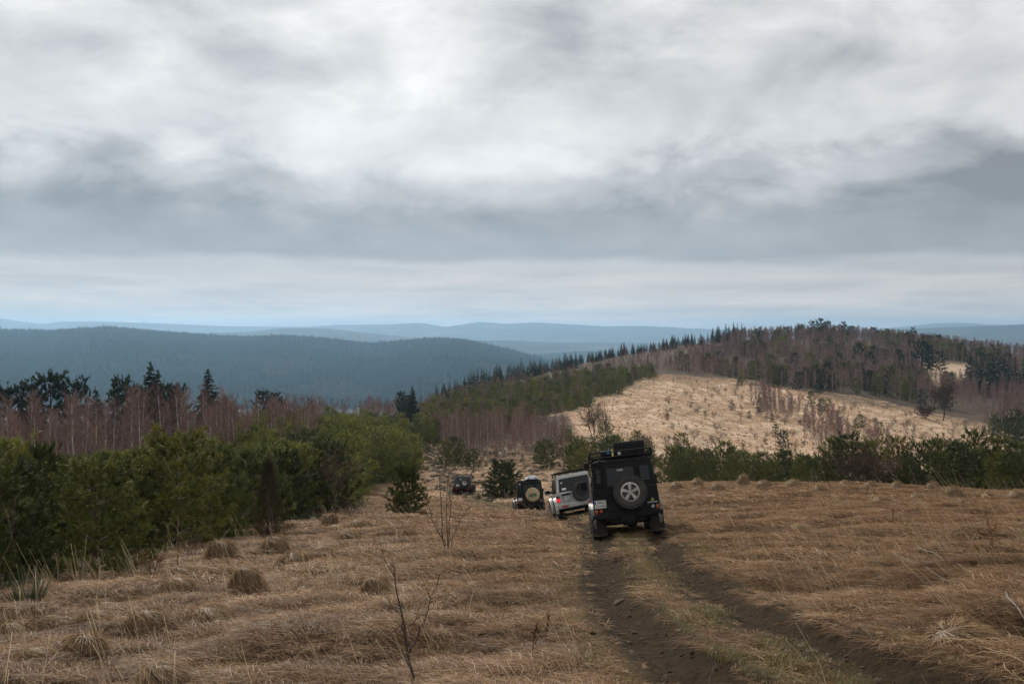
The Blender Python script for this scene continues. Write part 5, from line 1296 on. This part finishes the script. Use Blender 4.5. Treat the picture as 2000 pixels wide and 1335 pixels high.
# the black car at the front of the grass
e, (ra, fa, tr) = boxy_car('a', 'black boxy off-road car with bare spare wheel and loaded roof rack', 4.6, .86, 2.79)
CAR_A = e
sw = bpy.data.objects.new('spare_wheel', None); COL.objects.link(sw); sw.parent = e; sw.location = (.11, -.175, 1.12)
part('tyre', sw, 'spare', lambda bm: tyre_mesh(bm, (0, 0, 0), .405, .26, 'y', 28))
part('rim', sw, 'alloy', lambda bm: rim_spokes(bm, Vector((0, 0, 0)), .232, .10, 'y', 5, -1))
part('rim_well', sw, 'trim', lambda bm: lathe(bm, (0, 0, 0), [(.001, .03), (.22, .03), (.23, .09)], 'y', 28, -1))
part('wheel_nuts', sw, 'trim', lambda bm: [cyl(bm, (.075 * math.cos(q), -.10, .075 * math.sin(q)), (.075 * math.cos(q), -.128, .075 * math.sin(q)), .014, n=6) for q in [math.pi / 2 + math.pi / 5 + i * 2 * math.pi / 5 for i in range(5)]])
number_plate(e, -.625, .895, -.03, 'SRC', '7V91')
text('lettering', e, 'DEFENDER', .625, .835, -.004, .035, 'white', .24)
part('sticker', e, 'lime', lambda bm: cyl(bm, (.63, .0, .895), (.63, -.005, .895), .035, n=12))
part('sticker', e, 'clear', lambda bm: box(bm, -.14, -.0, -.034, -.028, 1.645, 1.685), 'small pale sticker at the top of the rear window')
def ladder(bm):
    for x_ in (-.735, -.535):
        cyl(bm, (x_, -.06, 1.10), (x_, -.06, 1.93), .013); cyl(bm, (x_, -.06, 1.93), (x_, .12, 2.0), .013)
        cyl(bm, (x_, -.06, 1.12), (x_, .01, 1.12), .01); cyl(bm, (x_, -.06, 1.80), (x_, .02, 1.80), .01)
    for i in range(4):
        cyl(bm, (-.735, -.06, 1.14 + i * .24), (-.535, -.06, 1.14 + i * .24), .011)
part('ladder', e, 'trim', ladder)
part('side_pole', e, 'tan', lambda bm: cyl(bm, (-.83, .04, 1.12), (-.83, .06, 1.72), .016))
part('side_awning', e, 'case', lambda bm: box(bm, -.92, -.78, .0, 2.0, 1.80, 1.92, .03))
part('bracket', e, 'flank', lambda bm: (box(bm, -.87, -.79, .02, .12, 1.00, 1.16, .02), cyl(bm, (-.80, .02, 1.1), (-.80, .02, 1.30), .012)))
rk = part('roof_rack', e, 'trim', lambda bm: [box(bm, -.74, .74, y_ - .015, y_ + .015, 1.985, 2.005) for y_ in np.linspace(.05, 2.35, 11)] + [cyl(bm, (sx * .74, .02, 1.93), (sx * .74, .02, 2.13), .013) for sx in (-1, 1)])
def rails(bm):
    for z_ in (1.995, 2.125):
        cyl(bm, (-.75, .02, z_), (.75, .02, z_), .014); cyl(bm, (-.75, 2.38, z_), (.75, 2.38, z_), .014)
        for sx in (-1, 1):
            cyl(bm, (sx * .75, .02, z_), (sx * .75, 2.38, z_), .014)
    for x_ in np.linspace(-.75, .75, 6):
        cyl(bm, (x_, .02, 1.995), (x_, .02, 2.125), .009); cyl(bm, (x_, 2.38, 1.995), (x_, 2.38, 2.125), .009)
    for y_ in np.linspace(.02, 2.38, 8):
        for sx in (-1, 1):
            cyl(bm, (sx * .75, y_, 1.93), (sx * .75, y_, 2.125), .009)
part('rail', rk, 'trim', rails)
part('work_lamp', rk, 'clear', lambda bm: cyl(bm, (-.03, .0, 2.06), (-.03, -.05, 2.06), .045, .04, 14))
mw = seat_car(e, 'a', [(-tr, ra), (tr, ra), (-tr, fa), (tr, fa)], -.03)
c1 = thing('cargo_case', 'large black lidded case strapped on the roof rack of the nearest black car', 'case')
part('case_body', c1, 'case', lambda bm: box(bm, -.13, .60, .25, 1.0, 2.01, 2.28, .02, top=(-.145, .615, .235, 1.015)))
part('lid', c1, 'case', lambda bm: box(bm, -.16, .63, .22, 1.03, 2.275, 2.35, .025, top=(-.13, .60, .25, 1.0)))
for x_ in (.02, .44):
    part('latch', c1, 'trim', lambda bm: box(bm, x_ - .03, x_ + .03, .205, .24, 2.23, 2.32, .006))
c1.matrix_world = mw
c2 = thing('cargo_barrel', 'rounded black bag with blue patch and yellow strap on the roof rack', 'bag')
part('bag_body', c2, 'case', lambda bm: box(bm, -.48, -.17, .2, .9, 2.01, 2.17, .06, seg=3))
part('patch', c2, 'blue', lambda bm: cyl(bm, (-.29, .202, 2.12), (-.29, .185, 2.12), .045))
part('strap', c2, 'yellow', lambda bm: box(bm, -.205, -.165, .185, .92, 2.0, 2.182, .005))
c2.matrix_world = mw

# the boxy car with the beige cover
e, (ra, fa, tr) = boxy_car('c', 'short dark boxy off-road car with beige spare wheel cover', 3.9, .78, 2.36, short=True)
sc_ = part('spare_wheel_cover', e, 'beige', lambda bm: lathe(bm, (.13, -.17, 1.13), [(.001, .14), (.30, .135), (.39, .115), (.425, .06), (.42, -.10), (.38, -.13)], 'y', 40, -1))
def oval(bm, s, y_):
    vs = [bm.verts.new((.13 + .235 * s * math.cos(a_), y_, 1.10 + .115 * s * math.sin(a_))) for a_ in np.linspace(0, 2 * math.pi, 33)[:-1]]
    f_ = bm.faces.new(vs); r_ = bmesh.ops.extrude_face_region(bm, geom=[f_]); bmesh.ops.translate(bm, verts=[v for v in r_['geom'] if isinstance(v, bmesh.types.BMVert)], vec=(0, .012, 0))
part('badge', sc_, 'green', lambda bm: oval(bm, 1.0, -.322))
text('lettering', sc_, 'LAND', .07, 1.125, -.323, .06, 'cream', .22); text('lettering', sc_, 'ROVER', .185, 1.06, -.323, .06, 'cream', .24)
number_plate(e, -.625, .895, -.03, '', '', .26, .17)
text('lettering', e, 'DEFENDER', .60, .835, -.004, .03, 'white', .26)
part('roof_light', e, 'white', lambda bm: cyl(bm, (-.60, .01, 1.79), (-.60, -.02, 1.79), .045))
rk = part('roof_rack', e, 'trim', lambda bm: [box(bm, -.70, .70, y_ - .02, y_ + .02, 1.955, 1.985) for y_ in np.linspace(.1, 1.7, 6)] + [cyl(bm, (sx * .70, .08, 1.97), (sx * .70, 1.72, 1.97), .018) for sx in (-1, 1)])
mw = seat_car(e, 'c', [(-tr, ra), (tr, ra), (-tr, fa), (tr, fa)], -.03)
c3 = thing('roof_box', 'white and blue-grey roof box on the car with the beige wheel cover', 'roof box')
part('box_base', c3, 'case', lambda bm: box(bm, -.20, .58, .12, 1.7, 1.99, 2.05, .02))
part('box_lid', c3, 'boxwhite', lambda bm: box(bm, -.20, .58, .12, 1.7, 2.05, 2.25, .07, top=(-.08, .46, .20, 1.6), seg=3))
for x_ in (-.09, .36):
    part('stripe', c3, 'boxblue', lambda bm: box(bm, x_, x_ + .11, .105, .15, 2.06, 2.19, .01, top=(x_ + .01, x_ + .10, .16, .20)))
c3.matrix_world = mw

def rounded_car(key, label, paint, P):
    e = thing('off_road_car', label, 'car'); ra, wb, WR, tr = P['ra'], P['wb'], P['WR'], P['tr']; fa = ra + wb; yF = fa + .70; W = P['W']; zt = P['zt']; zw = P['zw']; yd = fa - .55
    def bod(bm):
        box(bm, -W, W, .02, yF, .50, zw, .07, top=(-W + .03, W - .03, .03, yF - .05), seg=3)
        box(bm, -W + .035, W - .035, .03, yd, zw - .05, zt, .07, top=(-P['tw'], P['tw'], .16, yd - .62), seg=3)
    part('body', e, paint, bod)
    zr0, zr1 = P['win']; k = (P['tw'] - W) / (zt - zw)
    yl = lambda z_: .03 + .13 * (z_ - zw + .05) / (zt - zw + .05)
    xw = lambda z_: (W - .035) + (P['tw'] - W + .035) * (z_ - zw + .05) / (zt - zw + .05)
    rw = part('rear_window', e, 'glass', lambda bm: box(bm, -xw(zr0) + .11, xw(zr0) - .08, yl(zr0) - .012, yl(zr0) + .05, zr0, zr1, .012, top=(-xw(zr1) + .10, xw(zr1) - .07, yl(zr1) - .012, yl(zr1) + .05)))
    part('tailgate', e, paint, lambda bm: box(bm, -W + .13, W - .10, -.004, .06, .68, zr0 - .02, .02))
    part('bumper', e, P.get('bumper', paint), lambda bm: box(bm, -W - .01, W + .01, -.13, .16, .46, .68, .05, seg=3))
    part('under_body', e, 'trim', lambda bm: (box(bm, -.5, .5, .1, yF - .1, .34, .52, .02), cyl(bm, (-.62, ra, WR), (.62, ra, WR), .05), cyl(bm, (-.62, fa, WR), (.62, fa, WR), .05)))
    for sx in (-1, 1):
        tl = part('tail_light', e, P['lamp'], lambda bm: box(bm, sx * (W - .065) - .065, sx * (W - .065) + .065, -.012, .10, .76, .90, .012))
        part('lens', tl, 'clear', lambda bm: box(bm, sx * (W - .065) - .06, sx * (W - .065) + .06, -.010, .10, .985, 1.07, .012))
        part('lens', tl, 'ink', lambda bm: box(bm, sx * (W - .065) - .06, sx * (W - .065) + .06, -.010, .10, .90, .985, .012))
        part('bumper_light', e, 'red', lambda bm: box(bm, sx * .53 - .13, sx * .53 + .13, -.145, -.10, .52, .59, .01))
        for y0_, y1_ in P['side']:
            za, zb = zw + .02, zt - .12
            part('side_window', e, 'glass', lambda bm: box(bm, *sorted((sx * (xw(za) - .01), sx * (xw(za) + .012))), y0_, y1_, za, zb, top=(*sorted((sx * (xw(zb) - .01), sx * (xw(zb) + .012))), y0_ + .04, y1_ - .25)))
        part('mirror', e, P.get('mirror', 'trim'), lambda bm: (box(bm, *sorted((sx * (W + .03), sx * (W + .24))), yd - .35, yd - .22, zw + .04, zw + .20, .04), box(bm, *sorted((sx * (W - .05), sx * (W + .06))), yd - .32, yd - .25, zw + .05, zw + .1)))
        for ay in (ra, fa):
            part('wheel_arch', e, P.get('flare', paint), lambda bm: arch(bm, (sx * (W - .01), ay, WR + .02), WR + .07, .10, sx, th=.07))
            make_wheel(e, (sx * tr, ay, WR), WR, .26, sx, P.get('rim', 'darkrim'))
        part('mud_flap', e, 'flap', lambda bm: box(bm, *sorted((sx * (tr - .14), sx * (tr + .14))), ra - WR - .06, ra - WR - .04, .16, .52))
    part('windscreen', e, 'glass', lambda bm: box(bm, -.66, .66, yd - .06, yd - .02, zw + .03, zt - .06, top=(-P['tw'] + .06, P['tw'] - .06, yd - .60, yd - .56)))
    rk = part('roof_rack', e, 'trim', lambda bm: [box(bm, -P['tw'] - .02, P['tw'] + .02, y_ - .03, y_ + .03, zt + .07, zt + .10) for y_ in np.linspace(.35, yd - .7, 7)] + [box(bm, sx * P['tw'] - .025, sx * P['tw'] + .025, .28, yd - .65, zt + .05, zt + .14, .01) for sx in (-1, 1)] + [box(bm, -P['tw'], P['tw'], .26, .31, zt + .05, zt + .14, .01)] + [box(bm, sx * P['tw'] - .02, sx * P['tw'] + .02, y_ - .03, y_ + .03, zt - .03, zt + .06) for sx in (-1, 1) for y_ in (.4, yd - .8)])
    s = P['spare']; sw = bpy.data.objects.new('spare_wheel', None); COL.objects.link(sw); sw.parent = e; sw.location = (s[0], -.15, s[1])
    part('tyre', sw, 'spare', lambda bm: tyre_mesh(bm, (0, 0, 0), s[2], .24, 'y', 26))
    if P['sparerim'] == 'alloy':
        part('hub', sw, 'trim', lambda bm: cyl(bm, (0, -.09, 0), (0, -.112, 0), .045))
        part('rim', sw, 'alloy', lambda bm: (lathe(bm, (0, 0, 0), [(.05, .094), (s[2] * .42, .098), (s[2] * .56, .118), (s[2] * .60, .09)], 'y', 30, -1)))
    else:
        part('rim', sw, 'darkrim', lambda bm: (lathe(bm, (0, 0, 0), [(.05, .094), (s[2] * .46, .092), (s[2] * .56, .115), (s[2] * .60, .09)], 'y', 30, -1), [cyl(bm, (.09 * math.cos(q), -.08, .09 * math.sin(q)), (.09 * math.cos(q), -.115, .09 * math.sin(q)), .016, n=6) for q in np.arange(6) * 1.047]))
    seat_car(e, key, [(-tr, ra), (tr, ra), (-tr, fa), (tr, fa)], -.03)
    return e, rw

e, rw = rounded_car('b', 'silver off-road car tilted to the left with lit red brake lights', 'silver', dict(ra=.80, wb=2.36, WR=.385, tr=.745, W=.82, zt=1.80, zw=1.10, tw=.66, win=(1.13, 1.66), lamp='redlit', side=((.35, 1.05), (1.15, 2.35)), spare=(.22, 1.02, .385), sparerim='dark', flare='silver'))
part('spare_bracket', e, 'trim', lambda bm: (box(bm, .12, .32, -.29, .02, 1.18, 1.36, .03), box(bm, .16, .28, -.20, .02, .95, 1.1)))
number_plate(e, -.40, .85, -.012, 'SWD', '8N64', .30, .21)
part('plate_lamp_bar', e, 'trim', lambda bm: box(bm, -.60, -.22, -.035, .02, .985, 1.055, .012))
part('name_strip', e, 'white', lambda bm: box(bm, -.62, -.12, -.010, .02, 1.065, 1.105, .004), 'pale strip with small dark emblem below the rear window')
part('emblem', e, 'ink', lambda bm: cyl(bm, (-.20, 0, 1.086), (-.20, -.016, 1.086), .018))
part('sticker', rw, 'white', lambda bm: cyl(bm, (-.50, .11, 1.50), (-.50, .078, 1.50), .040, n=20), 'round white sticker on the rear window')
part('sticker', rw, 'white', lambda bm: box(bm, -.53, -.35, .028, .045, 1.20, 1.285, .002, top=(-.53, -.35, .044, .06)), 'rectangular white sticker on the rear window')
part('towing_eye', e, 'trim', lambda bm: (box(bm, .1, .3, -.18, .05, .38, .47, .02),))

e, rw = rounded_car('d', 'farthest dark off-road car with silver spare wheel rim', 'darkblue', dict(ra=.90, wb=2.5, WR=.40, tr=.77, W=.86, zt=1.78, zw=1.12, tw=.68, win=(1.16, 1.62), lamp='red', bumper='trim', side=((.35, 1.15), (1.25, 2.4)), spare=(.18, 1.15, .38), sparerim='alloy', flare='trim'))
number_plate(e, -.45, .90, -.012, '', '', .30, .19)
part('sticker', rw, 'white', lambda bm: box(bm, -.32, -.10, .04, .06, 1.42, 1.47, top=(-.25, -.12, .052, .07)), 'pale wing-shaped sticker on the rear window')

# radio mast on the far range
g = TB(); x_, y_ = (281 - CX) / F * 13450, 13450.0
for sx in (-1, 1):
    for sy in (-1, 1):
        g.tube([(sx * 4, sy * 4, -30), (sx * 1.5, sy * 1.5, 62)], [1.6, 1.0], 4)
for q in range(8):
    g.tube([(-3, -3, q * 8), (3, 3, q * 8 + 8)], .8, 4); g.tube([(3, -3, q * 8), (-3, 3, q * 8 + 8)], .8, 4)
link('radio_mast', g.mesh('radio_mast'), M['trim'], label='tiny radio mast on the skyline of the far mountains', category='mast').location = (x_, y_, (HZ - 631) / F * 13500)

# ------------------------------------------------------------------ haze: the air between the camera and the far hills
hm = bpy.data.materials.new('haze_air'); hm.use_nodes = True
k = NT(hm.node_tree); k.n.clear(); ho = k.new('ShaderNodeOutputMaterial'); pv = k.new('ShaderNodeVolumePrincipled')
pv.inputs['Color'].default_value = (.42, .70, 1.0, 1); pv.inputs['Density'].default_value = 0.00009; pv.inputs['Anisotropy'].default_value = 0.5
k.link(pv.outputs[0], ho.inputs['Volume'])
hb = bmesh.new(); bmesh.ops.create_cube(hb, size=1.0)
for v in hb.verts:
    v.co = Vector((v.co.x * 39000, v.co.y * 39000, 262 if v.co.z > 0 else -210))
hme = bpy.data.meshes.new('haze'); hb.to_mesh(hme); hb.free()
link('haze', hme, hm, kind='stuff')
